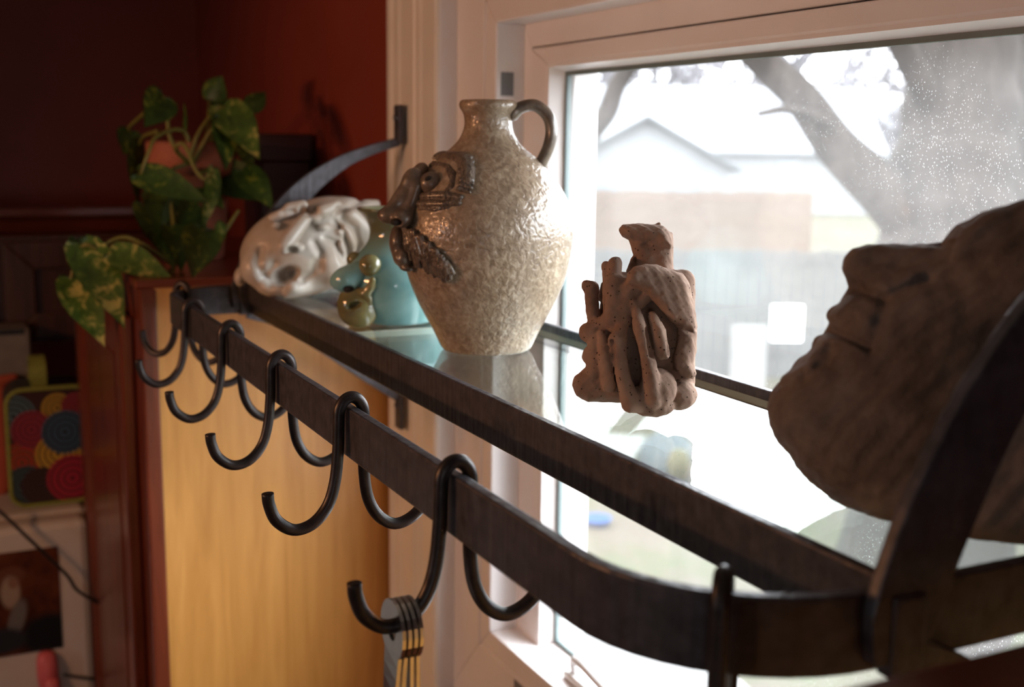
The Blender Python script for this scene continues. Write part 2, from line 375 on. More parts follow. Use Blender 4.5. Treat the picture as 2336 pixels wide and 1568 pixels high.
def sd_poly(P, poly, Q2=None):
    x = P[..., 0]; y = P[..., 1]; d = np.full(x.shape, 1e9, np.float32); sg = np.ones(x.shape, np.float32); n = len(poly)
    for i in range(n):
        ax, ay = poly[i]; bx, by = poly[i - 1]; ex, ey = bx - ax, by - ay; wx, wy = x - ax, y - ay
        t = np.clip((wx * ex + wy * ey) / (ex * ex + ey * ey), 0, 1); dx, dy = wx - ex * t, wy - ey * t; d = np.minimum(d, dx * dx + dy * dy)
        c1, c2, c3 = y >= ay, y < by, ex * wy > ey * wx; f = (c1 & c2 & c3) | (~c1 & ~c2 & ~c3); sg = np.where(f, -sg, sg)
    return sg * np.sqrt(d)
def sd_pillow(P, poly, z0, H, Rn, zs=(0, 0)):
    """outline in its own plane, swollen to half-thickness H; the edge rounds off over Rn; zs tilts the mid plane"""
    q = np.maximum(1 + sd_poly(P, poly) / Rn, 0); cx = sum(p[0] for p in poly) / len(poly); cy = sum(p[1] for p in poly) / len(poly)
    z = P[..., 2] - z0 - zs[0] * (P[..., 0] - cx) - zs[1] * (P[..., 1] - cy)
    return (np.sqrt(q * q + (z / H) ** 2) - 1) * min(Rn, H)
def ln2(P, pts):               # distance to a line drawn on the near face
    x = P[..., 0]; y = P[..., 1]; d = None
    for (ax, ay), (bx, by) in zip(pts[:-1], pts[1:]):
        ex, ey = bx - ax, by - ay; t = np.clip(((x - ax) * ex + (y - ay) * ey) / (ex * ex + ey * ey), 0, 1); q = np.hypot(x - ax - t * ex, y - ay - t * ey); d = q if d is None else np.minimum(d, q)
    return d
def crease(P, d, pts, A, r, z0=0): return d + A * np.exp(-(ln2(P, pts) / r) ** 2) * np.clip((P[..., 2] - z0) / 20 + .5, 0, 1)
def smin(a, b, k):
    h = np.clip(.5 + .5 * (b - a) / k, 0, 1); return b + (a - b) * h - k * h * (1 - h)
def smax(a, b, k): return -smin(-a, -b, k)
def nets(fn, lo, hi, step):
    lo = np.array(lo, float); hi = np.array(hi, float); n = np.ceil((hi - lo) / step).astype(int) + 1
    ax = [lo[i] + step * np.arange(n[i]) for i in range(3)]
    P = np.stack(np.meshgrid(*ax, indexing='ij'), -1).astype(np.float32); D = fn(P); S = D < 0
    c = [(i, j, k) for i in (0, 1) for j in (0, 1) for k in (0, 1)]
    def sl(A, o): return A[o[0]:n[0] - 1 + o[0], o[1]:n[1] - 1 + o[1], o[2]:n[2] - 1 + o[2]]
    cnt = sum(sl(S, o).astype(int) for o in c); act = (cnt > 0) & (cnt < 8)
    idx = -np.ones(act.shape, int); I = np.argwhere(act); idx[act] = np.arange(len(I))
    acc = np.zeros((len(I), 3)); num = np.zeros(len(I))
    for a in c:
        for axn in range(3):
            if a[axn]: continue
            b = list(a); b[axn] = 1
            ia = I + np.array(a); ib = I + np.array(b)
            da = D[ia[:, 0], ia[:, 1], ia[:, 2]]; db = D[ib[:, 0], ib[:, 1], ib[:, 2]]
            cr = (da < 0) != (db < 0); t = np.where(cr, da / np.where(cr, da - db, 1), 0)
            p = ia + t[:, None] * (np.array(b) - np.array(a)); acc += np.where(cr[:, None], p, 0); num += cr
    V = lo + (acc / num[:, None]) * step; Q = []
    for axn in range(3):
        u, v = (axn + 1) % 3, (axn + 2) % 3
        s0 = [slice(None)] * 3; s1 = [slice(None)] * 3; s0[axn] = slice(0, -1); s1[axn] = slice(1, None)
        A = S[tuple(s0)]; B = S[tuple(s1)]
        E = np.argwhere(A != B); E = E[(E[:, u] > 0) & (E[:, v] > 0) & (E[:, u] < n[u] - 1) & (E[:, v] < n[v] - 1)]
        du = np.eye(3, dtype=int)[u]; dv = np.eye(3, dtype=int)[v]
        q = np.stack([idx[tuple((E - o).T)] for o in (du * 0, du, du + dv, dv)], 1)
        fl = A[tuple(E.T)]; q[~fl] = q[~fl][:, ::-1]; q = q[(q >= 0).all(1)]; Q.append(q)
    return V, np.vstack(Q)
class Frame:
    """local sculpting frame: x right, y down, z towards the viewer's side, in photograph-sized steps, standing at a real place"""
    def __init__(s, px, py, D, upright=False):
        s.c = (px, py); s.O = at(px, py, D); s.S = D / F; w = -s.O / np.linalg.norm(s.O)
        if upright: w = np.array([w[0], w[1], 0]); w /= np.linalg.norm(w); v = np.array([0, 0, 1.]); u = np.cross(v, w)
        else: u = R[:, 0] - (R[:, 0] @ w) * w; u /= np.linalg.norm(u); v = np.cross(w, u)
        s.u, s.v, s.w = u, v, w
    def __call__(s, V):
        V = np.asarray(V, float); x = (V[..., 0] - s.c[0]) * s.S; y = -(V[..., 1] - s.c[1]) * s.S; z = V[..., 2] * s.S
        return s.O + x[..., None] * s.u + y[..., None] * s.v + z[..., None] * s.w
def sculpt(name, fr, fn, lo, hi, step, mat, parent=None, zmin=None, org=None):
    V, Q = nets(fn, lo, hi, step); W = fr(V)
    if zmin is not None: W[:, 2] = np.maximum(W[:, 2], zmin)
    a, b, c = W[Q[:, 0]], W[Q[:, 1]], W[Q[:, 2]]
    if np.einsum('ij,ij->i', a - W.mean(0), np.cross(b - W.mean(0), c - W.mean(0))).sum() < 0: Q = Q[:, ::-1]
    o = mesh_obj(name, W, Q.tolist(), mat, parent, True, org)
    return o

# ================================================================== THE SETTING
XC = -8.5                                   # plane of the cabinet side beside the window
def wallpiece(name, x0, x1, z0, z1, mat='red'):
    return None
m = MB()
YW, YE = 3.2, 4.05                          # inner and outer faces of the window wall
GX0, GX1, GZ0, GZ1 = -7.6, -1.95, -4.2, 1.4     # hole in the wall
for x0, x1, z0, z1 in ((-15.5, GX0, -12.05, 2.2), (GX1, 10, -12.05, 2.2), (GX0, GX1, -12.05, GZ0), (GX0, GX1, GZ1, 2.2)):
    m.box(x0, x1, YW, YE, z0, z1)
struct(m.obj('wall_back', 'red'))
struct(MB().box(-15.9, -15.5, -16, YE, -12.05, 2.2).obj('wall_left', 'red'))
m = MB()
for y0, y1, z0, z1 in ((-16, -5.0, -12.05, 2.2), (-3.6, YE, -12.05, 2.2), (-5.0, -3.6, -12.05, -2.6), (-5.0, -3.6, -.4, 2.2)): m.box(10, 10.4, y0, y1, z0, z1)
struct(m.obj('wall_right', 'wallp'))                        # unseen wall, with an opening added to let in neutral fill light
m = MB()
for x0, x1, z0, z1 in ((-15.9, -4.1, -12.05, 2.2), (-1.9, 10.4, -12.05, 2.2), (-4.1, -1.9, -12.05, -1.7), (-4.1, -1.9, .2, 2.2)): m.box(x0, x1, -16.4, -16, z0, z1)
struct(m.obj('wall_front', 'wallp'))                        # holds an added opening, out of view, for soft daylight fill
struct(MB().box(-15.9, 10.4, -16.4, YE, 2.2, 2.5).obj('ceiling', 'ceil'))
struct(MB().box(-15.9, 10.4, -16.4, YE, -12.4, -12.05).obj('floor', 'floor'))

# window: casing (fluted boards), frame, sash, gaskets, pane, latch
def fluted(x0, x1, z0, z1, flip=False):
    w = x1 - x0; P = []
    prof = [(0, .0), (0, .10), (.03, .125), (.10, .125), (.13, .10), (.17, .10), (.20, .12), (.28, .12), (.31, .10), (.50, .095), (.52, .115), (.60, .115), (.62, .095), (.70, .095), (.73, .075), (.97, .07), (1, .05), (1, 0)]
    if flip: prof = [(1 - a, b) for a, b in prof][::-1]
    return [(x0 + a * w, YW - b * .62) for a, b in prof]
cs = MB().prism(fluted(-8.43, -7.55, 0, 0), 'z', -6.2, 2.1).obj('trim_1', 'cream'); struct(cs)
cs = MB().prism(fluted(-2.05, -1.56, 0, 0, True), 'z', -6.2, 2.1).obj('trim_2', 'cream'); struct(cs)
cs = MB().box(-7.62, -7.545, YW - .02, 3.33, -6.2, 2.1, .008).obj('trim_5', 'white'); struct(cs)
cs = MB().box(-7.55, -2.05, YW - .065, YW + .0, 1.34, 2.1, .012).obj('trim_3', 'cream'); struct(cs)
cs = MB().box(-7.55, -2.05, YW - .065, YW + .0, -4.75, -4.0, .012).obj('trim_4', 'cream'); struct(cs)
win = bpy.data.objects.new('window_1', None); COL.objects.link(win); win.location = M((-4.6, 3.4, -4.0)); win['org'] = list(map(float, M((-4.6, 3.4, -4.0)))); win['kind'] = 'structure'
FX0, FX1, FZ0, FZ1 = -6.966, -2.30, -3.352, .753       # clear opening of the frame
def ring(x0, x1, z0, z1, X0, X1, Z0, Z1, y0, y1, m):   # frame of four mitred boards between inner and outer rectangles
    m.prism([(X0, Z0), (x0, z0), (x0, z1), (X0, Z1)], 'y', y0, y1); m.prism([(X1, Z0), (X1, Z1), (x1, z1), (x1, z0)], 'y', y0, y1)
    m.prism([(X0, Z1), (x0, z1), (x1, z1), (X1, Z1)], 'y', y0, y1); m.prism([(X0, Z0), (X1, Z0), (x1, z0), (x0, z0)], 'y', y0, y1); return m
# jamb boards: outer face strip, shallow groove, inner face strip
ring(-7.12, FX1 + .15, FZ0 - .15, FZ1 + .15, -7.62, -1.9, -4.05, 1.40, 3.314, 3.62, MB()).obj('jamb', 'white', win, bevel=.01)
ring(FX0, FX1, FZ0, FZ1, -7.13, FX1 + .16, FZ0 - .16, FZ1 + .16, 3.327, 3.62, MB()).obj('frame', 'white', win, bevel=.014)
SX0, SX1, SZ0, SZ1 = -6.612, -2.62, -3.36, .469
ring(-6.87, -2.40, -3.62, .605, FX0 - .02, FX1 + .02, FZ0 - .3, FZ1 + .02, 3.535, 3.80, MB()).obj('sash_stop', 'white', win, bevel=.01)
ring(SX0 - .015, SX1 + .015, SZ0 - .015, SZ1 + .015, -6.862, -2.408, -3.612, .597, 3.52, 3.80, MB()).obj('sash', 'white', win, bevel=.018)
# sloped glazing bead
def bead(x0, x1, z0, z1, d, y0, y1, m):
    a = [(x0, z0), (x1, z0), (x1, z1), (x0, z1)]; b = [(x0 + d, z0 + d), (x1 - d, z0 + d), (x1 - d, z1 - d), (x0 + d, z1 - d)]; o = .02
    c = [(x0 - o, z0 - o), (x1 + o, z0 - o), (x1 + o, z1 + o), (x0 - o, z1 + o)]
    V = [(p[0], y0, p[1]) for p in a] + [(p[0], y1, p[1]) for p in b] + [(p[0], y1, p[1]) for p in c] + [(p[0], y0, p[1]) for p in c]
    Fc = []
    for i in range(4):
        j = (i + 1) % 4
        Fc += [(i, j, 4 + j, 4 + i), (4 + i, 4 + j, 8 + j, 8 + i), (8 + i, 8 + j, 12 + j, 12 + i), (12 + i, 12 + j, j, i)]
    return m.add(V, Fc)
bead(SX0, SX1, SZ0, SZ1, .026, 3.525, 3.632, MB()).obj('glazing_bead', 'white', win)
ring(SX0 + .05, SX1 - .05, SZ0 + .05, SZ1 - .05, SX0 + .022, SX1 - .022, SZ0 + .022, SZ1 - .022, 3.628, 3.66, MB()).obj('gasket', 'gasket', win)
MB().box(SX0 + .02, SX1 - .02, 3.640, 3.652, SZ0 + .02, SZ1 - .02).obj('pane', 'pane', win)
# outer frame
ring(SX0 + .02, SX1 - .02, SZ0 + .0, SZ1 - .02, -7.62, -1.9, -4.25, 1.42, 3.70, 3.87, MB()).obj('outer_frame', 'white', win)
MB().box(-6.972, -6.962, 3.365, 3.455, .30, .45).obj('strike_plate', 'hole', win)
MB().box(-6.55, -6.33, 3.3105, 3.32, -3.72, -3.52).obj('vent_plate', 'hole', win)
# crank handle on the sill
lt = MB(); c = onz(1318, 1552, -3.34)
lt.box(c[0] - .10, c[0] + .34, c[1] - .06, c[1] + .06, -3.352, -3.30, .02)
lt.tube(spline([(c[0] - .02, c[1], -3.31), (c[0] - .02, c[1] - .01, -3.22), (c[0] + .08, c[1] - .02, -3.19), (c[0] + .3, c[1] - .02, -3.22), (c[0] + .46, c[1], -3.26)], 18), .035, 8)
lt.obj('crank_handle', 'lampwhite', win, True)

# ================================================================== CABINETS
def paneled_cabinet(name, label, x0, x1, y0, y1, z0, z1, side_mat, stile_side):
    t = thing(name, label, 'cabinet', ((x0 + x1) / 2, (y0 + y1) / 2, z0))
    sx = x1 if stile_side > 0 else x0
    a, b = (x0, x1 - .04) if stile_side > 0 else (x0 + .04, x1)
    MB().box(a, b, y0 + .11, y1, z0, z1 - .09).obj('carcass', 'cabwood', t)
    p = MB().box(sx - .04, sx, y0 + .10, y1 - .02, z0, z1 - .06).obj('side_panel', side_mat, t); p['label'] = 'honey coloured maple side panel'
    MB().box(x0 - .0, x1 + .0, y0 - .02, y1, z1 - .06, z1, .012).obj('top_board', 'cherryx', t)
    # face frame: stiles and rails
    f = MB(); f.box(x1 - .42, x1 + .012, y0, y0 + .12, z0, z1 - .06, .02).obj('stile', 'cherry', t)
    MB().box(x0, x0 + .42, y0, y0 + .12, z0, z1 - .06, .02).obj('stile', 'cherry', t)
    MB().box(x0 + .42, x1 - .42, y0, y0 + .11, z1 - .5, z1 - .06, .015).obj('rail', 'cherryx', t)
    MB().box(x0 + .42, x1 - .42, y0, y0 + .11, z0, z0 + .4, .015).obj('rail', 'cherryx', t)
    # door with raised moulding
    dx0, dx1, dz0, dz1 = x0 + .3, x1 - .3, z0 + .2, z1 - .3
    d = ring(dx0 + .36, dx1 - .36, dz0 + .36, dz1 - .36, dx0, dx1, dz0, dz1, y0 - .10, y0 - .002, MB()).obj('door', 'cherry', t, bevel=.02)
    bead(dx0 + .34, dx1 - .34, dz0 + .34, dz1 - .34, .09, y0 - .11, y0 - .05, MB()).obj('moulding', 'cherry', d)
    MB().box(dx0 + .38, dx1 - .38, y0 - .055, y0 - .01, dz0 + .38, dz1 - .38, .01).obj('door_panel', 'cherry', d)
    k = MB().lathe((0, 0, 0), [(0.02, 0), (.02, .08), (.06, .1), (.07, .14), (.05, .17), (0, .18)], 16)
    k.V = [(dx0 + .2 + v[0], y0 - .1 - v[2], dz0 + .7 + v[1]) for v in k.V]; k.obj('knob', 'steel', d, True)
    return t
paneled_cabinet('wall_cabinet', 'wall cabinet left of the window with maple side and reddish front under the vine', -12.1, XC, 1.30, 3.19, -7.2, -.985, 'maple', 1)
paneled_cabinet('wall_cabinet', 'dark reddish cabinet top cut off at the bottom right corner', -1.55, 1.6, 1.33, 3.19, -7.2, -.985, 'maple', -1)
# cabinet above the fridge
t = thing('overhead_cabinet', 'dark brown cabinet above the fridge under the red wall', 'cabinet', (-14.3, -1, -2.2))
MB().box(-15.48, -13.6, -3.2, 2.6, -2.2, -.95).obj('carcass', 'cabwood', t)
mo2 = MB().prism([(-13.6, -1.05), (-13.52, -1.0), (-13.46, -.88), (-13.35, -.82), (-13.35, -.75), (-13.8, -.75), (-13.8, -1.05)], 'y', -3.2, 2.6)
mo2.obj('crown_moulding', 'cherryx', t)
for k in range(3):
    y0 = -3.1 + k * 1.9
    d = ring(y0 + .3, y0 + 1.5, -1.88, -1.4, y0, y0 + 1.8, -2.15, -1.1, 0, .1, MB())
    d.V = [(-13.6 + v[1], v[0], v[2]) for v in d.V]; d = d.obj('door', 'cabwood', t, bevel=.015)

# ================================================================== FRIDGE AND WHAT STANDS ON IT
FXF, FZT = -11.5, -3.6
fr_ = thing('refrigerator', 'white fridge with a photo on its door in the lower left corner', 'refrigerator', (-13.4, -1.2, -12.05))
MB().box(-15.3, -11.85, -3.6, 1.22, -11.8, FZT, .05).obj('body', 'fridge', fr_)
dd = MB().box(-11.84, FXF, -3.58, 1.2, -9.9, FZT - .01, .07).obj('door', 'fridge', fr_)
MB().box(-11.84, FXF, -3.58, 1.2, -11.6, -9.95, .07).obj('drawer', 'fridge', fr_)
hm = MB(); hm.tube(spline([(FXF - .02, -3.2, -5), (FXF + .2, -3.2, -5.05), (FXF + .2, -3.2, -8.0), (FXF - .02, -3.2, -8.05)], 24), .06, 8); hm.obj('handle', 'lampwhite', dd, True)
MB().box(-15.0, -11.9, -3.5, 1.1, -12.05, -11.78).obj('plinth', 'black', fr_)
# ---- photo print
def ell_mask(t, co, cx, cy, rx, ry, soft=.25, rot=0):
    m = t.n('Mapping', vector_type='TEXTURE'); m.inputs['Location'].default_value = (0, cx, cy); m.inputs['Scale'].default_value = (1, rx, ry); m.inputs['Rotation'].default_value = (rot, 0, 0)
    s = t.n('SeparateXYZ'); t.l(co, m.inputs[0]); t.l(m.outputs[0], s.inputs[0])
    d = t.math('SQRT', t.math('ADD', t.math('POWER', t.math('ABSOLUTE', s.outputs['Y']), 2), t.math('POWER', t.math('ABSOLUTE', s.outputs['Z']), 2)))
    return t.ramp(d, [(1 - soft, 1.), (min(1, 1.0), 0.)]), d
t = NT('photo_print'); co = t.co(); n = t.noise(co, 25, 4)
c = t.ramp(n, [(.3, lin('#3a1c14')), (.7, lin('#6a3a26'))])
for (cx, cy, rx, ry, hexc, rot) in ((.055, .03, .07, .05, '#1c2024', 0), (-.01, .155, .03, .02, '#6b4436', 0), (-.012, .122, .020, .036, '#a09080', 0), (-.006, .140, .011, .014, '#8a6a58', 0), (-.003, .07, .017, .045, '#6f6d6c', -.3), (-.03, .03, .05, .03, '#2c3038', 0)):
    k, _ = ell_mask(t, co, cx, cy, rx, ry, .35, rot); c = t.mix(k, c, lin(hexc))
t.set(color=c, rough=.25); MT['photo'] = t.m
a = onx(131, 1246, FXF); b = onx(131, 1478, FXF)
m = MB().box(FXF + .004, FXF + .012, a[1] - .75, a[1], b[2], a[2])
tag(m.obj('photo_print', 'photo'), 'photo of a figure in a pale shirt stuck on the white fridge door', 'photo')
# ---- pink magnet with its wire
p = onx(108, 1540, FXF); m = MB()
pk = thing('magnet', 'pink rounded magnet on the fridge below the photo', 'magnet', (FXF + .01, p[1], p[2] - .3))
def loz(cy, cz, w, h, d, x0):
    bm = MB(); n = 20; V = []
    for (s, xx) in ((.78, x0 + d), (1., x0 + d * .55), (1., x0)):
        for k in range(n):
            a = 2 * math.pi * k / n; ca, sa = math.cos(a), math.sin(a); e = .6
            V.append((xx, cy + s * w * math.copysign(abs(ca) ** e, ca), cz + s * h * math.copysign(abs(sa) ** e, sa)))
    Fc = [tuple(range(n))[::-1], tuple(range(2 * n, 3 * n))] + [(i * n + k, i * n + (k + 1) % n, (i + 1) * n + (k + 1) % n, (i + 1) * n + k) for i in range(2) for k in range(n)]
    return bm.add(V, Fc)
loz(p[1], p[2] + .06, .095, .20, .12, FXF + .004).obj('shell', 'pink', pk, True)
loz(p[1] + .03, p[2] - .11, .075, .13, .17, FXF + .004).obj('knob', 'pink', pk, True)
m = MB().tube(spline([onx(145, 1540, FXF + .03), onx(180, 1545, FXF + .04), onx(222, 1548, FXF + .03), onx(240, 1530, FXF + .03), onx(246, 1500, FXF + .03)], 20), .014, 6)
tag(m.obj('wire', 'black', None, True), 'short dark wire on the fridge door right of the pink magnet', 'wire')
m = MB().tube(spline([onx(-30, 1145, FXF + .05), onx(5, 1172, FXF + .16), onx(60, 1224, FXF + .22), onx(150, 1310, FXF + .22), onx(180, 1350, FXF + .2), onx(255, 1392, FXF + .12)], 40), .017, 6)
tag(m.obj('power_cord', 'black', None, True), 'black cord hanging in a slant across the fridge door above the photo', 'cord')
# ---- lunch bag with ring print
BX = FXF - .55
bl, br, bt = onx(8, 890, BX), onx(207, 890, BX), onx(100, 882, BX)
y0, y1, zt = bl[1], br[1], bt[2]; zb = FZT
bag = thing('lunch_bag', 'dark lunch bag printed with coloured rings and lime piping standing on the fridge', 'bag', (BX - .3, (y0 + y1) / 2, zb))
cyc, czc = (y0 + y1) / 2, (zt + zb) / 2; hw, hh = (y1 - y0) / 2, (zt - zb) / 2
def rrect(h_w, h_h, r, n=6):
    P = []
    for (sx_, sz_, a0) in ((1, 1, 0), (-1, 1, 90), (-1, -1, 180), (1, -1, 270)):
        for k in range(n + 1):
            a = math.radians(a0 + 90 * k / n); P.append((sx_ * (h_w - r) + r * math.cos(a), sz_ * (h_h - r) + r * math.sin(a)))
    return P
t = NT('ring_print'); co = t.co(); n = t.noise(co, 300, 2); c = t.mix(n, lin('#2a1012'), lin('#3a1718'))
px2 = lambda px, py: ((onx(px, py, BX) - np.array([BX, cyc, zb])) * K)
for (px, py, rr, c1, c2, w) in ((30, 950, 46, '#4a6670', '#0c0f10', 6), (130, 930, 34, '#a8882c', '#2a1c0c', 5), (172, 925, 30, '#8a2632', '#2a0a0e', 5), (50, 1055, 44, '#a02c1e', '#3e4420', 6), (72, 980, 42, '#8c2438', '#3c0c18', 6),
                            (60, 1105, 42, '#31474e', '#080c0d', 6), (132, 1035, 46, '#c09a34', '#080808', 6), (95, 1108, 42, '#3c2022', '#0c0707', 6), (148, 985, 48, '#34506a', '#0b1016', 6), (165, 1090, 52, '#a01c36', '#4c0818', 6)):
    q = px2(px, py); r_ = rr / F * depth(onx(px, py, BX)) * K * 1.08
    k, d = ell_mask(t, co, q[1], q[2], r_, r_, .06); s = t.ramp(t.math('SINE', t.math('MULTIPLY', d, w * 4.2)), [(.45, 0.), (.55, 1.)])
    c = t.mix(k, c, t.mix(s, lin(c1), lin(c2)))
t.set(color=c, rough=.7, normal=t.bump(n, .3, .001)); MT['rings'] = t.m
def slab(h_w, h_h, r, x0, x1, mat, nm, dome=0):
    P = rrect(h_w, h_h, r); m = MB(); m.prism([(cyc + p[0], czc + p[1]) for p in P], 'x', x0, x1); return m.obj(nm, mat, bag, bevel=.012)
slab(hw * .97, hh * .97, .16, BX - .62, BX - .01, 'black', 'body')
slab(hw * .93, hh * .93, .14, BX - .02, BX + .015, 'rings', 'front_panel')
P = rrect(hw * .965, hh * .965, .15, 8); P = [(BX, cyc + p[0], czc + p[1]) for p in P]; P.append(P[0])
MB().tube(P, .022, 8).obj('piping', 'lime', bag, True)
h0, h1 = onx(72, 888, BX - .1), onx(108, 888, BX - .1); ht = onx(90, 822, BX - .1)[2]
MB().bar(spline([(BX - .15, (h0[1] + h1[1]) / 2, zt - .05), (BX - .12, (h0[1] + h1[1]) / 2, ht - .1), (BX - .3, (h0[1] + h1[1]) / 2, ht), (BX - .48, (h0[1] + h1[1]) / 2, ht - .1), (BX - .45, (h0[1] + h1[1]) / 2, zt - .05)], 20), (h1[1] - h0[1]) / 2, .02, (0.3, 0, 1)).obj('handle', 'lime', bag)
# grey carton behind the bag, red cloth
cx_ = BX - .9; a = onx(68, 748, cx_); cbx = thing('carton', 'grey box with a dark slot behind the ringed bag on the fridge', 'box', (cx_ - .4, a[1] - .6, FZT))
MB().box(cx_ - .46, cx_, a[1] - 1.2, a[1], FZT, a[2], .03).obj('body', 'boxgrey', cbx)
b = onx(2, 770, cx_); c2 = onx(56, 757, cx_)
MB().box(cx_ - .01, cx_ + .006, b[1] - .3, c2[1], b[2] + .02, c2[2] + .03).obj('slot', 'black', cbx)
cl = Frame(12, 880, depth(onx(12, 880, BX - .80)))
o = sculpt('cloth_pouch', cl, lambda P: smin(sd_ell(P, (5, 1010, 0), (40, 125, 17)), sd_cap(P, (-5, 868, 0), (30, 862, 0), 11), 20), (-60, 840, -40), (60, 1160, 40), 5, 'orange', zmin=FZT)
tag(o, 'red cloth pouch half hidden left behind the ringed bag', 'pouch')

# ================================================================== THE IRON RACK
GZ = -1.043                                  # top of the glass shelves
XL, XR = -8.12, -1.93
rack = thing('pot_rack', 'long dark forged iron rack with shelf in front of the window', 'rack', (-5.03, 2.3, -1.2))
def arc(cx, cy, r, a0, a1, n=12): return [(cx + r * math.cos(math.radians(a)), cy + r * math.sin(math.radians(a)), -1.0975) for a in np.linspace(a0, a1, n)]
path = [(XL, 3.13, -1.0975), (XL, 2.6, -1.0975)] + arc(XL + .36, 1.405 + .36, .36, 180, 270) + [(x, 1.405, -1.0975) for x in np.linspace(-7.5, -2.7, 12)] + arc(XR - .50, 1.405 + .50, .50, 270, 360) + [(XR, 2.6, -1.0975), (XR, 3.13, -1.0975)]
path = np.array(path); V = []
def bar_v(path, hz, t):
    T = np.gradient(path, axis=0); T /= np.linalg.norm(T, axis=1)[:, None]; Nn = np.cross(T, [0, 0, 1.]); m = MB(); V = []
    for p, nn in zip(path, Nn):
        for so, sz in ((-1, -1), (1, -1), (1, 1), (-1, 1)): V.append(p + nn * t * so + np.array([0, 0, hz * sz]))
    L = len(path); Fc = [(i * 4 + k, i * 4 + (k + 1) % 4, (i + 1) * 4 + (k + 1) % 4, (i + 1) * 4 + k) for i in range(L - 1) for k in range(4)] + [(3, 2, 1, 0), tuple((L - 1) * 4 + k for k in range(4))]
    return m.add(V, Fc)
bar_v(path, .0975, .021).obj('outer_bar', 'iron', rack, bevel=.008)
MB().box(XL + .02, XR - .02, 1.965, 2.005, -1.192, -1.0, .008).obj('middle_bar', 'iron', rack)
MB().box(XL + .02, XR - .02, 2.006, 2.10, -1.096, -1.076).obj('ledge', 'iron', rack)
MB().box(XL + .02, XR - .02, 3.085, 3.12, -1.10, -1.0, .006).obj('rear_bar', 'iron', rack)
MB().box(XL + .02, XR - .02, 3.0, 3.084, -1.096, -1.076).obj('ledge', 'iron', rack)
def strap(pts, w, x0, x1, name):
    P = spline([(0, a, b) for a, b in pts], 28); wi = np.interp(np.linspace(0, 1, 28), np.linspace(0, 1, len(w)), w)
    T = np.gradient(P, axis=0); T /= np.linalg.norm(T, axis=1)[:, None]; N2 = np.cross(T, [1., 0, 0]); L = P + N2 * wi[:, None]; Rr = P - N2 * wi[:, None]; V = []
    for l, r in zip(L, Rr): V += [(x0, l[1], l[2]), (x1, l[1], l[2]), (x1, r[1], r[2]), (x0, r[1], r[2])]
    n = len(P); Fc = [(i * 4 + k, i * 4 + (k + 1) % 4, (i + 1) * 4 + (k + 1) % 4, (i + 1) * 4 + k) for i in range(n - 1) for k in range(4)] + [(3, 2, 1, 0), tuple((n - 1) * 4 + k for k in range(4))]
    return MB().add(V, Fc).obj(name, 'iron', rack, bevel=.006)
for X in (XL, XR):
    strap([(1.93, -1.17), (1.955, -1.03), (2.05, -.80), (2.19, -.565), (2.40, -.325), (2.65, -.155), (2.88, -.06), (3.09, .0)], [.07, .105, .11, .105, .09, .065, .045, .035, .03], X + .023, X + .063, 'upper_brace')
    strap([(1.97, -1.17), (2.2, -1.27), (2.54, -1.50), (2.82, -1.71), (3.09, -1.90)], [.06, .045, .04, .035, .03], X + .023, X + .063, 'lower_brace')
    for z0, z1 in ((-.02, .26), (-2.13, -1.87)):
        m = MB().box(X - .02, X + .10, 3.07, 3.108, z0, z1, .012); m.lathe((0, 0, 0), [(.03, 0), (.028, .012), (.015, .02), (0, .022)], 10)
        n = len(m.V); k0 = n - (4 * 10)
        m.V[k0:] = [(X + .04 + v[0], 3.07 - v[2], (z0 + z1) / 2 + .05 + v[1]) for v in m.V[k0:]]
        m.obj('wall_tab', 'iron', rack)
    MB().box(X + .02, X + .075, 1.9, 2.0, -1.2, -1.0, .01).obj('rivet_block', 'iron', rack)

# hooks: double S-hooks saddled over the front bar
HP = [(1.073, -1.30), (1.078, -1.345), (1.105, -1.41), (1.17, -1.455), (1.245, -1.44), (1.305, -1.375), (1.335, -1.28), (1.348, -1.16), (1.352, -1.05), (1.356, -1.005), (1.374, -.972), (1.402, -.960), (1.43, -.972), (1.449, -1.005), (1.452, -1.06), (1.451, -1.16), (1.452, -1.27), (1.468, -1.37), (1.51, -1.445), (1.575, -1.485), (1.645, -1.468), (1.70, -1.415), (1.735, -1.33)]
def hook_mesh():
    P = spline([(0, y - 1.405, z) for y, z in HP], 120)
    return MB().tube(P, .0235, 10)
first = None
spots = []
ang = math.radians(225); spots.append(((XL + .36 + .36 * math.cos(ang), 1.765 + .36 * math.sin(ang)), -45))
for k, x in enumerate((-7.125, -6.15, -5.166, -4.18, -3.187)): spots.append(((x, 1.405), 0))
ang = math.radians(318); spots.append(((XR - .50 + .50 * math.cos(ang), 1.905 + .50 * math.sin(ang)), 48))
HL = ['iron double hook at the far left corner of the rack beside the vine', 'iron double hook second from the far left end of the rack', 'iron double hook third from the far left end of the rack',
      'iron double hook in the middle of the rack front bar', 'iron double hook just left of the one carrying the steel utensils', 'iron double hook carrying the steel utensils', 'iron double hook on the near curved corner of the rack, seen edge on']
for i, ((x, y), rz) in enumerate(spots):
    if first is None:
        m = hook_mesh(); m.V = [(v[0], v[1], v[2]) for v in m.V]
        first = m.obj('pot_hook', 'rod', None, True, org=(0, 0, -1.0)); o = first
    else:
        o = first.copy(); COL.objects.link(o)
    o.location = M((x, y, -1.0)); o.rotation_euler = (0, 0, math.radians(rz)); tag(o, HL[i], 'hook', 'iron hooks on the front bar')

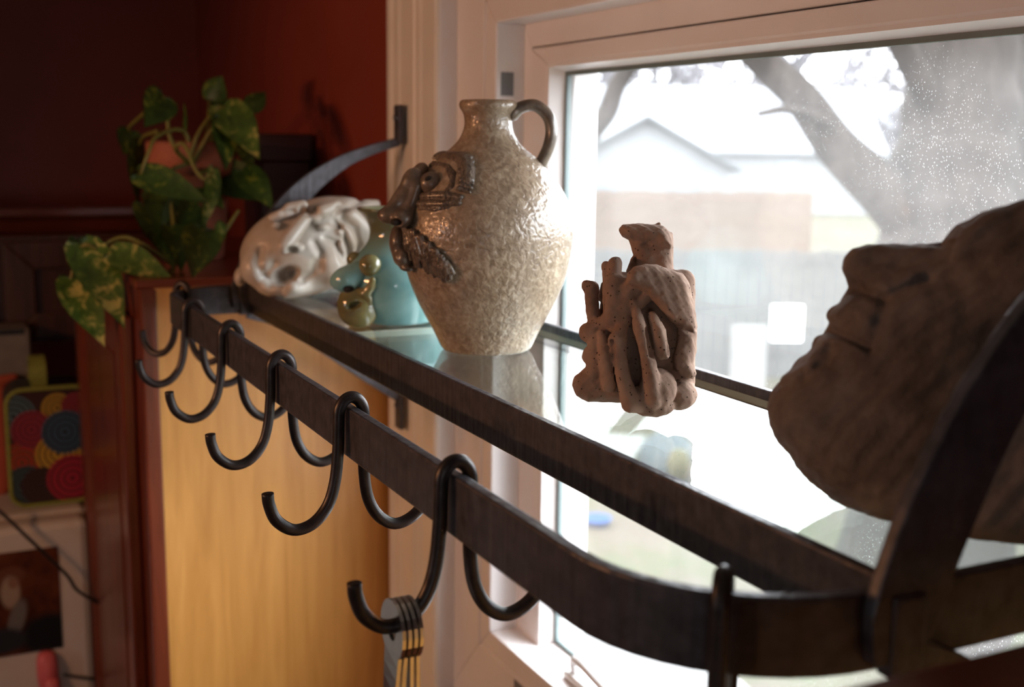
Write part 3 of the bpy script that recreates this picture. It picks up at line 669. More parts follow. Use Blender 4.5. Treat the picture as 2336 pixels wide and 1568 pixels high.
# glass shelves (two panes)
for (x0, x1, lab) in ((XL + .075, -6.128, 'clear glass shelf pane at the far end under the white face'), (-6.10, XR - .03, 'clear glass shelf pane under the big jug and the stone head')):
    m = MB(); m.box(x0, x1, 2.012, 3.08, GZ - .032, GZ); m.MI = [0, 0, 1, 1, 1, 1]
    o = m.obj('glass_shelf', ['glass', 'gedge']); tag(o, lab, 'glass shelf', 'glass panes of the rack shelf')

# steel spoons on the sixth hook
hx, hy, hz = -3.187, 1.18, -1.455
SPL = ['steel utensil handle hanging nearest the room on the utensil hook', 'second steel utensil handle from the room side on the hook', 'third steel utensil handle from the room side on the hook', 'steel utensil handle hanging nearest the window on the utensil hook']
for k in range(4):
    y = 1.196 + .019 * k; tl = (-.10, -.04, .0, .05)[k]; tw = (-25, 12, -8, 20)[k]
    zt = hz - .003
    t = thing('kitchen_utensil', SPL[k], 'utensil', (hx, y, zt - 1.0), 'steel utensils on the rack hook')
    L = 1.0; P = [(hx + .0, y, zt + .055), (hx, y, zt + .04)] ; m = MB()
    # eye of the handle: flat ring
    n = 20; ro, ri, th = .095, .034, .006; V = []
    for s in (-1, 1):
        for rr in (ro, ri):
            for a in range(n): V.append((hx + rr * math.cos(2 * math.pi * a / n), y + s * th, zt - .010 + rr * math.sin(2 * math.pi * a / n)))
    Fc = []
    for a in range(n):
        b = (a + 1) % n; Fc += [(a, b, n + b, n + a), (2 * n + a, 3 * n + a, 3 * n + b, 2 * n + b), (a, 2 * n + a, 2 * n + b, b), (n + a, n + b, 3 * n + b, 3 * n + a)]
    m.add(V, Fc)
    Q = spline([(hx, y, zt - .075), (hx + .02, y + tl * .3, zt - .3), (hx + .01 * k, y + tl, zt - .62), (hx - .02, y + tl * 1.6, zt - 1.0)], 16)
    m.bar(Q, np.interp(np.linspace(0, 1, 16), [0, .2, 1], [.06, .04, .06]), .006, lambda i: (math.sin(math.radians(tw * i / 15)), math.cos(math.radians(tw * i / 15)), 0))
    m.obj('handle', 'steel', t, False)
    b = MB(); bw = Q[-1]; b.lathe((0, 0, 0), [(0, -.10), (.07, -.09), (.12, -.05), (.145, 0), (.138, 0), (.11, -.045), (.06, -.08), (0, -.09)], 24)
    b.V = [(bw[0] + v[0], bw[1] - v[2], bw[2] - .12 + v[1]) for v in b.V]; b.obj('bowl', 'steel', t, True)

# ================================================================== POTTERY ON THE SHELF
# ---- big salt glazed face jug
jc = onz(1109, 797, GZ); JD = depth(jc); js = JD / F; jx, jy = 1109.0, 797.0
jug = thing('face_jug', 'big tan salt glazed face jug with a long nose and a loop handle', 'jug', jc)
JP = [(0, 800), (60, 801), (96, 800), (101, 797), (105, 790), (122, 754), (150, 703), (174, 647), (186, 600), (193, 552), (194, 528), (190, 495), (171, 449), (142, 410), (110, 376), (86, 357), (66, 337), (56, 318), (52.5, 302), (53, 288), (57, 276), (60, 272), (65, 268), (66, 260), (62, 251), (56, 249), (48, 252), (44, 275), (40, 300), (0, 310)]
def prof_spline(pts, n):       # evenly spaced, gently smoothed profile
    Q = spline([(a, b, 0) for a, b in pts], 900)[:, :2]; L = np.r_[0, np.cumsum(np.hypot(*np.diff(Q, axis=0).T))]; t = np.linspace(0, L[-1], n)
    Q = np.stack([np.interp(t, L, Q[:, 0]), np.interp(t, L, Q[:, 1])], 1)
    for _ in range(5): Q[1:-1] = .25 * Q[:-2] + .5 * Q[1:-1] + .25 * Q[2:]
    return Q
hz_k = 1.012
pr = prof_spline(JP, 220)
prof = [(max(0.0, r) * js, (797 - y) * js * hz_k) for r, y in pr]; prof[0] = (0, 0.0); prof[-1] = (0, prof[-1][1])
zoff = -min(z for r, z in prof)
prof = [(r, z + zoff) for r, z in prof]
MB().lathe((jc[0], jc[1], jc[2]), prof, 96).obj('body', 'salt', jug, True)
fj = Frame(jx, jy, JD, True)
RJ_y = np.array([p[1] for p in JP[3:25]])[::-1]; RJ_r = np.array([p[0] for p in JP[3:25]])[::-1]
def rj(y): return np.interp(y, RJ_y, RJ_r)
def zj(x, y, d=0): return math.sqrt(max(1, (rj(y) + d) ** 2 - (x - jx) ** 2))
def pj(x, y, d=0): return (x, y, zj(x, y, d))
def sdj(P): return (np.sqrt((P[..., 0] - jx) ** 2 + P[..., 2] ** 2) - np.interp(P[..., 1], RJ_y, RJ_r)) * .9
# handle: flattened loop from the rim round to the shoulder, on the side away from the face
hp = spline([(1160, 268, 0), (1180, 255, 2), (1212, 250, 0), (1240, 272, 0), (1249, 305, 0), (1243, 340, 0), (1230, 370, 0), (1224, 384, 0)], 40)
def handle(P):
    d = np.full(P.shape[:-1], 1e9)
    for a, b in zip(hp[:-1], hp[1:]):
        Q = P * np.array([1, 1, .62]); aa = a * np.array([1, 1, .62]); bb = b * np.array([1, 1, .62]); d = np.minimum(d, sd_cap(Q, aa, bb, 13.5))
    # two shallow grooves along the back
    return smin(d, sd_ell(P, (1162, 270, 0), (14, 14, 26)), 10)
sculpt('handle', fj, handle, (1130, 225, -40), (1280, 410, 40), 3.0, 'ware', jug)
# nose
def nose(P):
    d = sd_cap(P, (968, 388, zj(968, 410, 0)), (945, 412, 86), 15, 16)
    d = smin(d, sd_cap(P, (950, 405, 86), (900, 488, 90), 16, 18), 14)
    d = smin(d, sd_ell(P, (896, 490, 90), (25, 19, 27)), 8)
    d = smin(d, sd_ell(P, (926, 496, 112), (22, 19, 22)), 10)
    d = smin(d, sd_cap(P, (940, 482, 98), (962, 425, 100), 13, 11), 20)
    return smax(d, -sd_ell(P, (914, 503, 134), (15, 9, 20)), 3)
sculpt('nose', fj, nose, (850, 350, 30), (1020, 545, 180), 2.8, 'ware', jug)
sculpt('nostril', fj, lambda P: sd_ell(P, (914, 502, 119), (13, 8, 8)), (893, 485, 105), (938, 520, 140), 2.0, 'nostril', jug)
# eye with a pricked pupil, and the hollow beside it
ez = zj(988, 420, 6)
e = sculpt('eye', fj, lambda P: sd_ell(P, (988, 420, ez), (26, 25, 24)), (950, 385, ez - 40), (1025, 455, ez + 40), 2.6, 'ware', jug)
sculpt('pupil', fj, lambda P: sd_ell(P, (982, 409, ez + 20), (8, 5, 6), -30), (965, 395, ez), (1000, 425, ez + 40), 1.5, 'nostril', e)
# brow: a ridge over the eye ending in a combed tuft at the temple
def ridge(pts, r, z=6):
    Q = [(x, y, zj(x, y, z - 4)) for x, y in pts]
    return lambda P: np.minimum.reduce([sd_cap(P, a, b, ra, rb) for a, b, ra, rb in zip(Q[:-1], Q[1:], r[:-1], r[1:])])
rb1 = ridge([(970, 382), (986, 370), (1012, 366), (1040, 366), (1058, 372), (1066, 392), (1068, 414), (1066, 430)], [10, 15, 15, 14, 17, 19, 16, 9])
rb2 = ridge([(978, 386), (1005, 384), (1026, 388), (1036, 404), (1034, 428), (1022, 440)], [9, 10, 10, 12, 11, 8], 3)
bl = sd_ell
def brow(P):
    d = smin(rb1(P), rb2(P), 5); random.seed(9)
    for k in range(9):
        y = 356 + k * 9; x0 = 1050 + 3 * math.sin(k * 1.3)
        d = smin(d, sd_cap(P, (x0, y, zj(x0, y, 17)), (x0 + 24, y + 7, zj(x0 + 24, y + 7, 14)), 5.5, 4), 1.5)
    return smax(d, -sd_ell(P, (1018, 412, zj(1018, 412, 14)), (10, 17, 14)), 3)
sculpt('brow', fj, brow, (945, 335, 20), (1100, 460, 245), 2.6, 'comb', jug)
# clay pad that beds the eye into the jug
sculpt('eye_socket', fj, lambda P: smax(smax(np.abs(sdj(P)) - 4, ln2(P, [(962, 400), (985, 425), (1020, 420), (1040, 405)]) - 34, 3), -P[..., 2], 1), (915, 345, 10), (1085, 475, 220), 2.8, 'ware', jug)
# lids under the eye: two rolls with combed lines
r1 = ridge([(955, 450), (985, 446), (1020, 443), (1052, 446)], [8, 10, 10, 7], 8); r2 = ridge([(953, 464), (985, 462), (1020, 460), (1050, 458)], [8, 9, 9, 6], 8); r3 = ridge([(965, 474), (1000, 473), (1030, 468)], [5, 6, 4], 6)
sculpt('eyelid', fj, lambda P: smin(smin(r1(P), r2(P), 2), r3(P), 2), (930, 425, 60), (1075, 495, 220), 2.6, 'comb', jug)
# moustache with combed strands
Q = [((912, 512), (915, 566)), ((930, 513), (940, 588)), ((948, 520), (962, 600)), ((964, 530), (984, 606)), ((980, 543), (1003, 614)), ((996, 556), (1018, 622)), ((1008, 568), (1028, 616)), ((1016, 578), (1035, 604))]
def must(P):
    d = None; random.seed(3)
    for (a, b) in Q:
        for k in range(3):
            o = (k - 1) * 6; aa = (a[0] + o, a[1] + abs(o) * .3); bb = (b[0] + o * .8, b[1] - abs(o) * .4 + random.uniform(-4, 4))
            mid = ((aa[0] + bb[0]) / 2 + random.uniform(-2, 2), (aa[1] + bb[1]) / 2); lift = random.uniform(5, 9)
            for p, q, r0, r1_ in ((aa, mid, 6, 7), (mid, bb, 7, 4)):
                c = sd_cap(P, (p[0], p[1], zj(p[0], p[1], lift)), (q[0], q[1], zj(q[0], q[1], lift)), r0, r1_); d = c if d is None else smin(d, c, 1.2)
    return d
sculpt('moustache', fj, must, (880, 490, 10), (1065, 650, 240), 2.4, 'comb', jug)
def lips(P):
    d = sd_ell(P, (914, 548, 62), (20, 36, 40)); d = smin(d, sd_ell(P, (926, 580, 80), (22, 22, 34)), 10); d = smin(d, sd_ell(P, (938, 602, 92), (18, 9, 22)), 8)
    return smax(d, -sd_cap(P, (913, 556, 105), (918, 580, 116), 5), 2)
sculpt('lips', fj, lips, (870, 490, 10), (985, 630, 150), 3.0, 'ware', jug)

# ---- teal face jug
tcn = onz(905, 733, GZ); TD = depth(tcn); ts = TD / F; tx, ty = 905., 733.
tj = thing('teal_jug', 'teal glazed face jug behind the big tan jug', 'jug', tcn)
TP = [(0, 736), (70, 736), (86, 733), (93, 722), (112, 690), (122, 655), (122, 625), (110, 595), (86, 570), (68, 550), (61, 530), (62, 512), (70, 492), (82, 478), (90, 472), (90, 467), (83, 465), (72, 474), (58, 500), (50, 530), (0, 550)]
pr = prof_spline(TP, 170); prof = [(max(0, r) * ts, (733 - y) * ts * .955) for r, y in pr]; zo = -min(z for r, z in prof); prof = [(r, z + zo) for r, z in prof]; prof[0] = (0, 0); prof[-1] = (0, prof[-1][1])
MB().lathe(tuple(tcn), prof, 72).obj('body', 'teal', tj, True)
ft = Frame(tx, ty, TD, True)
TY = np.array([p[1] for p in TP[2:14]])[::-1]; TR = np.array([p[0] for p in TP[2:14]])[::-1]
def zt_(x, y, d=0): return math.sqrt(max(1, (np.interp(y, TY, TR) + d) ** 2 - (x - tx) ** 2))
def tnose(P):
    d = sd_ell(P, (797, 628, 78), (36, 28, 30), -12); d = smin(d, sd_cap(P, (822, 610, 82), (800, 628, 84), 22, 24), 14)
    d = smin(d, sd_sph(P, (774, 634, 74), 14), 8)
    return smax(d, -sd_ell(P, (801, 648, 106), (14, 9, 12)), 3)
sculpt('nose', ft, tnose, (745, 580, 30), (860, 675, 130), 2.8, 'teal', tj)
sculpt('nostril', ft, lambda P: sd_ell(P, (801, 647, 97), (13, 9, 8)), (780, 630, 80), (822, 665, 115), 2.0, 'nostril', tj)
for k, (ex, ey, er) in enumerate(((848, 596, 25), (812, 590, 18))):
    sculpt('eye', ft, lambda P: sd_ell(P, (ex, ey, zt_(max(ex, 815), ey) + (0 if k == 0 else -30)), (er, er, er)), (ex - 35, ey - 35, 0), (ex + 35, ey + 35, 150), 2.6, 'olive', tj)
def tmouth(P):
    a = ridge_t([(800, 664), (815, 658), (838, 656), (850, 640), (853, 625)], [10, 13, 13, 10, 7]); b = ridge_t([(797, 675), (810, 690), (826, 705), (842, 690), (846, 668)], [10, 12, 12, 10, 8])
    return smin(a(P), b(P), 6)
def ridge_t(pts, r):
    Qp = [(x, y, zt_(x, y, 3)) for x, y in pts]
    return lambda P: np.minimum.reduce([sd_cap(P, a, b, ra, rb) for a, b, ra, rb in zip(Qp[:-1], Qp[1:], r[:-1], r[1:])])
sculpt('mouth', ft, tmouth, (770, 600, 10), (880, 730, 140), 2.8, 'olive', tj)
def tbeard(P):
    return smax(sd_ell(P, (820, 688, 76), (46, 50, 40), -18), -sd_ell(P, (812, 682, 122), (20, 8, 24), -20), 3)
sculpt('chin', ft, tbeard, (755, 615, 10), (885, 735, 160), 3.0, 'olive', tj)

# ---- white wrinkled face
wc = (-7.50, 2.46, GZ); wf = Frame(695, 555, depth(wc) + .0)
def wface(P):
    d = sd_ell(P, (690, 562, 0), (142, 104, 105), -14)
    d = smin(d, sd_ell(P, (768, 505, 5), (92, 66, 82), 10), 22)
    d = smin(d, sd_cap(P, (790, 470, 20), (858, 455, 0), 26, 10), 16)
    d = smin(d, sd_ell(P, (600, 600, 55), (48, 45, 42)), 18); d = smin(d, sd_ell(P, (752, 590, 62), (52, 42, 46), 20), 18)
    d = smin(d, sd_ell(P, (650, 645, 62), (58, 24, 44)), 20)
    # folds at the temple
    for (a, b, c, r) in (((795, 480, 68), (832, 515, 50), (832, 560, 30), 20), ((778, 515, 88), (806, 548, 66), (800, 605, 45), 15), ((772, 550, 88), (790, 585, 70), (782, 630, 50), 12)):
        d = smin(d, np.minimum(sd_cap(P, a, b, r), sd_cap(P, b, c, r, r * .7)), 3)
    # brow lumps
    d = smin(d, sd_cap(P, (665, 470, 80), (692, 462, 82), 15, 12), 9); d = smin(d, sd_cap(P, (735, 476, 96), (765, 462, 88), 16, 13), 9)
    d = smin(d, sd_cap(P, (700, 480, 92), (720, 492, 100), 11), 8); d = smin(d, sd_cap(P, (625, 490, 75), (655, 478, 85), 11), 8)
    # sockets, eyeballs
    d = smax(d, -sd_ell(P, (730, 509, 135), (27, 16, 38), -8), 6); d = smax(d, -sd_ell(P, (634, 504, 128), (24, 15, 42), -25), 6); d = smax(d, -sd_ell(P, (708, 508, 130), (11, 17, 36)), 4)
    d = smin(d, sd_ell(P, (735, 510, 96), (13, 9, 9)), 3); d = smin(d, sd_ell(P, (634, 508, 88), (12, 9, 9)), 3)
    # cheek creases
    d = smax(d, -sd_cap(P, (690, 545, 126), (698, 596, 124), 11), 5); d = smax(d, -sd_cap(P, (618, 552, 122), (606, 592, 114), 15), 8); d = smax(d, -sd_cap(P, (775, 540, 112), (782, 600, 98), 7), 5)
    # nose with nostrils
    d = smin(d, sd_cap(P, (693, 497, 108), (652, 552, 136), 15, 18), 7); d = smin(d, sd_ell(P, (672, 556, 122), (24, 13, 16)), 6)
    d = smax(d, -sd_ell(P, (668, 561, 142), (13, 10, 26)), 3)
    # open mouth and lip
    d = smax(d, -sd_ell(P, (652, 617, 130), (36, 22, 90), -22), 5)
    d = smin(d, sd_cap(P, (668, 643, 112), (657, 656, 104), 15, 11), 5)
    d = smin(d, sd_ell(P, (550, 622, 0), (14, 22, 30)), 10)
    for pts, A, r in (([(716, 545), (728, 566), (728, 600)], 9, 8), ([(600, 560), (592, 590), (604, 618)], 9, 9), ([(762, 500), (782, 520), (792, 560), (786, 610)], 12, 6), ([(778, 492), (806, 512), (816, 545), (806, 590)], 14, 6), ([(690, 470), (705, 480), (716, 474)], 9, 6),
                      ([(650, 480), (672, 474)], 7, 5), ([(740, 535), (765, 545), (775, 580)], 8, 6), ([(690, 625), (712, 610), (716, 585)], 7, 7), ([(620, 640), (610, 612), (628, 590)], 7, 7), ([(820, 452), (790, 470), (770, 470)], 7, 8)):
        d = crease(P, d, pts, A, r)
    return d
face = sculpt('face_sculpture', wf, wface, (520, 415, -130), (890, 690, 175), 3.6, 'wglaze', None, zmin=GZ + .002)
# settle it on the glass
def settle(o, z=GZ):
    me = o.data; n = len(me.vertices); a = np.empty(n * 3); me.vertices.foreach_get('co', a); a = a.reshape(-1, 3)
    low = a[:, 2].min() + o.location.z; o.location.z += (z * K + CAMZ) - low + .0002
settle(face)
tag(face, 'white glazed clay face with open mouth and deep wrinkles beyond the teal jug', 'sculpture')

# ---- raw clay lump with finger-like strands and a beaked top
cf = Frame(1455, 760, 4.62)
def clay(P):
    d = sd_ell(P, (1478, 790, -8), (92, 138, 58)); d = smin(d, sd_box(P, (1512, 745, -24), (73, 140, 48), 26), 16)
    d = smin(d, sd_ell(P, (1420, 690, 16), (50, 80, 42)), 18); d = smin(d, sd_ell(P, (1400, 770, 8), (48, 90, 46)), 14)
    # tower with an overhanging beaked cap
    d = smin(d, sd_pillow(P, [(1434, 535), (1448, 580), (1440, 612), (1536, 625), (1535, 520), (1500, 512)], -8, 34, 22), 5)
    cap = sd_pillow(P, [(1411, 514), (1420, 503), (1455, 500), (1488, 503), (1514, 507), (1530, 524), (1535, 552), (1528, 560), (1490, 548), (1462, 543), (1440, 538), (1420, 530)], 10, 46, 24)
    d = smin(d, cap, 4); d = smin(d, sd_cap(P, (1492, 508, 0), (1503, 500, 0), 7, 4), 4)
    d = smin(d, sd_pillow(P, [(1440, 577), (1449, 570), (1452, 610), (1436, 620), (1428, 610)], 0, 20, 10), 4)
    # flap: a thick folded plate lying over the strands
    fl = sd_pillow(P, [(1430, 640), (1432, 617), (1446, 602), (1470, 596), (1497, 597), (1525, 607), (1556, 617), (1571, 640), (1576, 668), (1582, 690), (1588, 735), (1582, 752), (1556, 742), (1528, 724), (1500, 690), (1475, 660), (1455, 650)], 58, 30, 20, (-.28, -.05))
    d = smin(d, fl, 3)
    # thumb-like end below the flap
    d = smin(d, sd_pillow(P, [(1545, 735), (1588, 745), (1586, 790), (1580, 815), (1586, 840), (1578, 852), (1555, 846), (1536, 830), (1533, 805), (1542, 775)], 40, 30, 20, (-.2, 0)), 5)
    # palm slope
    d = smin(d, sd_cap(P, (1402, 640, 46), (1400, 712, 60), 26, 24), 10); d = smin(d, sd_cap(P, (1438, 650, 52), (1420, 712, 62), 24, 20), 10); d = smin(d, sd_cap(P, (1470, 670, 56), (1415, 722, 68), 16, 14), 8)
    # stubs on the upper left
    for a, b, r0, r1 in (((1384, 596, 18), (1388, 640, 25), 11, 12), ((1404, 592, 32), (1399, 655, 38), 16, 16), ((1341, 642, 25), (1353, 646, 28), 14, 15), ((1350, 650, 28), (1356, 712, 30), 17, 16), ((1372, 668, 5), (1380, 640, 8), 9, 9)):
        d = smin(d, sd_cap(P, a, b, r0, r1), 4)
    # left knobs
    d = smin(d, sd_ell(P, (1347, 748, 34), (25, 24, 26)), 6); d = smin(d, sd_cap(P, (1365, 735, 40), (1390, 725, 50), 18, 18), 10); d = smin(d, sd_ell(P, (1348, 800, 36), (18, 22, 22)), 6)
    d = smin(d, sd_cap(P, (1360, 760, 46), (1362, 830, 52), 18, 22), 8)
    # foot at lower left
    d = smin(d, sd_pillow(P, [(1306, 868), (1312, 848), (1338, 826), (1362, 805), (1440, 815), (1450, 908), (1380, 906), (1342, 905), (1316, 892)], 30, 36, 28), 8)
    # strands
    for pts, rs in ((((1374, 750, 62), (1384, 800, 74), (1392, 862, 68)), (9, 17, 18)), (((1430, 722, 68), (1410, 765, 86), (1415, 810, 90), (1424, 850, 86), (1440, 905, 72)), (13, 20, 17, 16, 22)), (((1450, 690, 70), (1460, 740, 92), (1474, 790, 94), (1484, 840, 90), (1490, 895, 72)), (9, 16, 15, 18, 24)), (((1487, 712, 74), (1500, 745, 90), (1510, 792, 84)), (11, 16, 18)), (((1400, 738, 62), (1446, 684, 70)), (11, 11))):
        for a, b, ra, rb in zip(pts[:-1], pts[1:], rs[:-1], rs[1:]): d = smin(d, sd_cap(P, a, b, ra, rb), 3)
    # hollows between the strands
    for a, b, r in (((1400, 770, 70), (1403, 850, 70), 8.5), ((1441, 742, 74), (1449, 826, 76), 10), ((1478, 742, 74), (1486, 795, 76), 8.5), ((1530, 740, 66), (1526, 790, 64), 11), ((1515, 822, 74), (1534, 875, 58), 18), ((1375, 668, 36), (1378, 700, 36), 9)):
        d = smax(d, -sd_cap(P, (a[0], a[1], a[2] - 14), (b[0], b[1], b[2] - 14), r * 1.12), 3); d = smax(d, -sd_cap(P, a, b, r * 1.12), 3); d = smax(d, -sd_cap(P, (a[0], a[1], a[2] + 26), (b[0], b[1], b[2] + 26), r), 3)
    # lumps at the bottom
    for c, r in (((1452, 898, 58), (36, 30, 26)), ((1490, 912, 38), (50, 26, 34)), ((1548, 888, 12), (42, 36, 40)), ((1500, 872, 60), (42, 46, 32))):
        d = smin(d, sd_ell(P, c, r), 5)
    x, y, z = P[..., 0], P[..., 1], P[..., 2]
    return d + .9 * np.sin(x * .19 + y * .07) * np.sin(y * .16 + z * .2) + .5 * np.sin(x * .41) * np.sin(y * .37 + z * .3)
c = sculpt('clay_sculpture', cf, clay, (1285, 480, -90), (1610, 960, 130), 3.0, 'clay', None)
settle(c)
tag(c, 'rough brown clay sculpture with finger-like strands and a beaked top', 'sculpture')

# ---- big stone head leaning back
hf = Frame(2150, 900, 3.375)
HEADP = [(1753, 930), (1764, 890), (1790, 858), (1822, 826), (1850, 796), (1876, 770), (1897, 738), (1908, 706), (1928, 676), (1950, 645), (2000, 600), (2080, 575), (2140, 560), (2166, 545), (2192, 519), (2240, 495), (2290, 478), (2340, 466), (2420, 460), (2520, 520), (2590, 640), (2620, 800), (2610, 1000), (2560, 1180), (2440, 1275), (2230, 1275), (2150, 1256), (2070, 1228), (2000, 1197), (1945, 1172), (1892, 1142), (1850, 1106), (1818, 1072), (1806, 1046), (1768, 1004), (1756, 972)]
def head(P):
    d = sd_pillow(P, HEADP, -40, 250, 215)
    d = smin(d, sd_ell(P, (2130, 860, 70), (190, 190, 150)), 60)                          # cheek
    # nose: long ridge with a drooping round tip, then the near nostril wing
    d = smin(d, sd_pillow(P, [(1928, 606), (1934, 578), (1955, 556), (1990, 546), (2040, 549), (2090, 553), (2150, 548), (2190, 640), (2120, 690), (2040, 690), (1985, 668), (1945, 640)], -20, 74, 52), 8)
    d = smin(d, sd_ell(P, (2035, 640, 40), (70, 44, 52), 12), 12)
    d = smin(d, sd_cap(P, (2040, 610, 20), (2170, 610, 60), 40, 50), 20)
    # brow lumps
    d = smin(d, sd_pillow(P, [(2150, 556), (2185, 522), (2240, 494), (2336, 468), (2440, 500), (2440, 640), (2300, 640), (2200, 622)], 40, 130, 60), 12)
    d = smin(d, sd_cap(P, (2210, 590, 130), (2350, 560, 150), 36, 50), 10)
    # lips
    d = smin(d, sd_cap(P, (1922, 716, 0), (1992, 750, 110), 27, 16), 8)
    d = smin(d, sd_cap(P, (1884, 782, 0), (1985, 800, 122), 24, 12), 8)
    d = smin(d, sd_cap(P, (1896, 790, 40), (1862, 850, 70), 20, 14), 10)
    d = smin(d, sd_cap(P, (1846, 838, 10), (1920, 850, 96), 24, 12), 14)
    for pts, A, r in (([(1945, 645), (1985, 668), (2035, 692), (2062, 676), (2120, 650)], 20, 15), ([(1885, 742), (1940, 768), (2004, 800)], 20, 9), ([(2034, 690), (2028, 730), (2014, 775)], 10, 14), ([(2150, 655), (2190, 662), (2240, 650)], 14, 30),
                      ([(1905, 720), (1950, 700), (2000, 740)], -9, 14), ([(1900, 776), (1940, 776), (1985, 806)], -10, 12), ([(1895, 785), (1872, 815), (1868, 846)], -9, 12), ([(1800, 862), (1850, 840), (1890, 845)], -7, 12), ([(1855, 862), (1905, 830), (1915, 805)], 9, 12), ([(2060, 610), (2130, 590), (2175, 560)], 8, 22)):
        d = crease(P, d, pts, A, r, 10)
    x, y, z = P[..., 0], P[..., 1], P[..., 2]
    return d + 2.2 * np.sin(x * .045 + z * .03) * np.sin(y * .05) + 1.6 * np.sin(x * .11 + y * .09) * np.sin(z * .1 + y * .04)
hd = sculpt('stone_head', hf, head, (1700, 420, -330), (2660, 1300, 270), 6.0, 'stone', None, zmin=GZ + .001)
tag(hd, 'large rough stone head leaning back with nose in the air at the right', 'sculpture')
me = hd.data

# ================================================================== POTHOS AND BOX ON THE CABINET
CT = -.985
pot = thing('potted_vine', 'variegated pothos vine in a terracotta pot on top of the wall cabinet', 'plant', (-9.95, 2.02, CT))
pc = (-9.95, 1.99, CT)
MB().lathe(pc, [(0, 0), (.22, 0), (.235, .02), (.30, .68), (.345, .70), (.36, .72), (.365, .94), (.35, .965), (.325, .95), (.315, .86), (0, .86)], 40).obj('pot', 'terra', pot, True)
MB().lathe((pc[0], pc[1], pc[2] + .862), [(0, .03), (.2, .025), (.312, 0)], 24).obj('soil', 'soil', pot, True)
def leaf(base, tip, width, side, mat, cup=.25, droop=.12, twist=0):
    """heart shaped leaf from base to tip; side: rough direction across the blade"""
    b = np.asarray(base, float); t = np.asarray(tip, float); L = np.linalg.norm(t - b); a = (t - b) / L; s = np.asarray(side, float); s = s - (s @ a) * a; s /= np.linalg.norm(s); n = np.cross(a, s)
    if n[2] < 0 and abs(n[2]) > .3: n = -n
    prof = [(-.06, .16), (-.10, .42), (-.02, .78), (.14, .97), (.30, 1.0), (.48, .88), (.66, .62), (.82, .33), (.93, .12), (1.0, .0)]
    V = []; nv = 5
    for (u, w) in prof:
        for k in range(-2, 3):
            q = k / 2; uu = u if k else max(u, 0.0) if u < 0 else u
            z = -cup * abs(q) ** 1.4 * w * width * .5 * -1 - droop * L * (max(0, uu)) ** 2
            V.append(b + a * uu * L + s * q * w * width * .5 + n * z)
    Fc = [(i * 5 + k, i * 5 + k + 1, (i + 1) * 5 + k + 1, (i + 1) * 5 + k) for i in range(len(prof) - 1) for k in range(4)]
    V = np.array(V); V2 = V - n * .006
    m = MB(); m.add(V, Fc); m.add(V2, [f[::-1] for f in Fc])
    return m
# base px, tip px, width px, depth base, depth tip, tilt(deg of blade about its axis), kind
LV = [((372, 222), (338, 282), 84, 9.3, 9.0, 20, 'leafgreen'), ((478, 228), (512, 172), 66, 9.9, 9.8, 25, 'leafgreen'), ((512, 246), (588, 345), 92, 9.4, 9.0, 30, 'leafvar'), ((570, 250), (606, 205), 50, 9.8, 9.9, 20, 'leafgreen'),
      ((505, 275), (522, 382), 62, 9.3, 9.1, 35, 'leafgreen'), ((322, 398), (472, 452), 74, 9.0, 8.8, 30, 'leafgreen'), ((500, 395), (612, 452), 92, 9.6, 9.5, 20, 'leafgreen'), ((486, 392), (472, 524), 46, 9.1, 8.9, 45, 'leafvar'),
      ((462, 528), (444, 622), 92, 8.8, 8.45, 15, 'leafgreen'), ((508, 512), (494, 566), 34, 8.9, 8.8, 40, 'leafvar'), ((258, 580), (392, 628), 78, 8.5, 8.45, 30, 'leafvar'), ((186, 562), (288, 735), 104, 8.5, 8.3, 25, 'leafvar'),
      ((162, 638), (238, 782), 88, 8.55, 8.4, 10, 'leafvar'), ((318, 330), (300, 470), 56, 9.9, 9.7, 50, 'leafgreen'), ((330, 470), (400, 600), 80, 9.3, 9.1, 35, 'leafgreen'), ((352, 440), (430, 545), 78, 9.5, 9.3, 25, 'leafgreen'),
      ((538, 668), (548, 722), 26, 8.9, 8.8, 30, 'leafgreen'), ((296, 300), (286, 350), 60, 9.9, 9.8, 20, 'leafgreen'), ((540, 300), (580, 400), 56, 9.7, 9.6, 45, 'leafgreen'), ((420, 470), (472, 545), 60, 9.4, 9.2, 30, 'leafgreen'),
      ((556, 392), (622, 468), 70, 9.3, 9.1, 30, 'leafgreen'), ((436, 446), (352, 552), 74, 9.25, 9.05, 30, 'leafgreen'), ((392, 520), (420, 612), 66, 9.0, 8.8, 40, 'leafgreen'), ((450, 410), (510, 470), 64, 9.5, 9.4, 25, 'leafgreen'),
      ((420, 300), (428, 232), 16, 9.4, 9.3, 60, 'leafvar'), ((176, 548), (196, 622), 60, 8.7, 8.6, 40, 'leafgreen')]
for (b, t, w, db, dt, tl, mt_) in LV:
    B, T = at(*b, db), at(*t, dt); a = (T - B) / np.linalg.norm(T - B); view = -B / np.linalg.norm(B); s = np.cross(a, view); s /= np.linalg.norm(s)
    s = s * math.cos(math.radians(tl)) + view * math.sin(math.radians(tl))
    leaf(B, T, w * db / F, s, mt_).obj('leaf', mt_, pot, True)
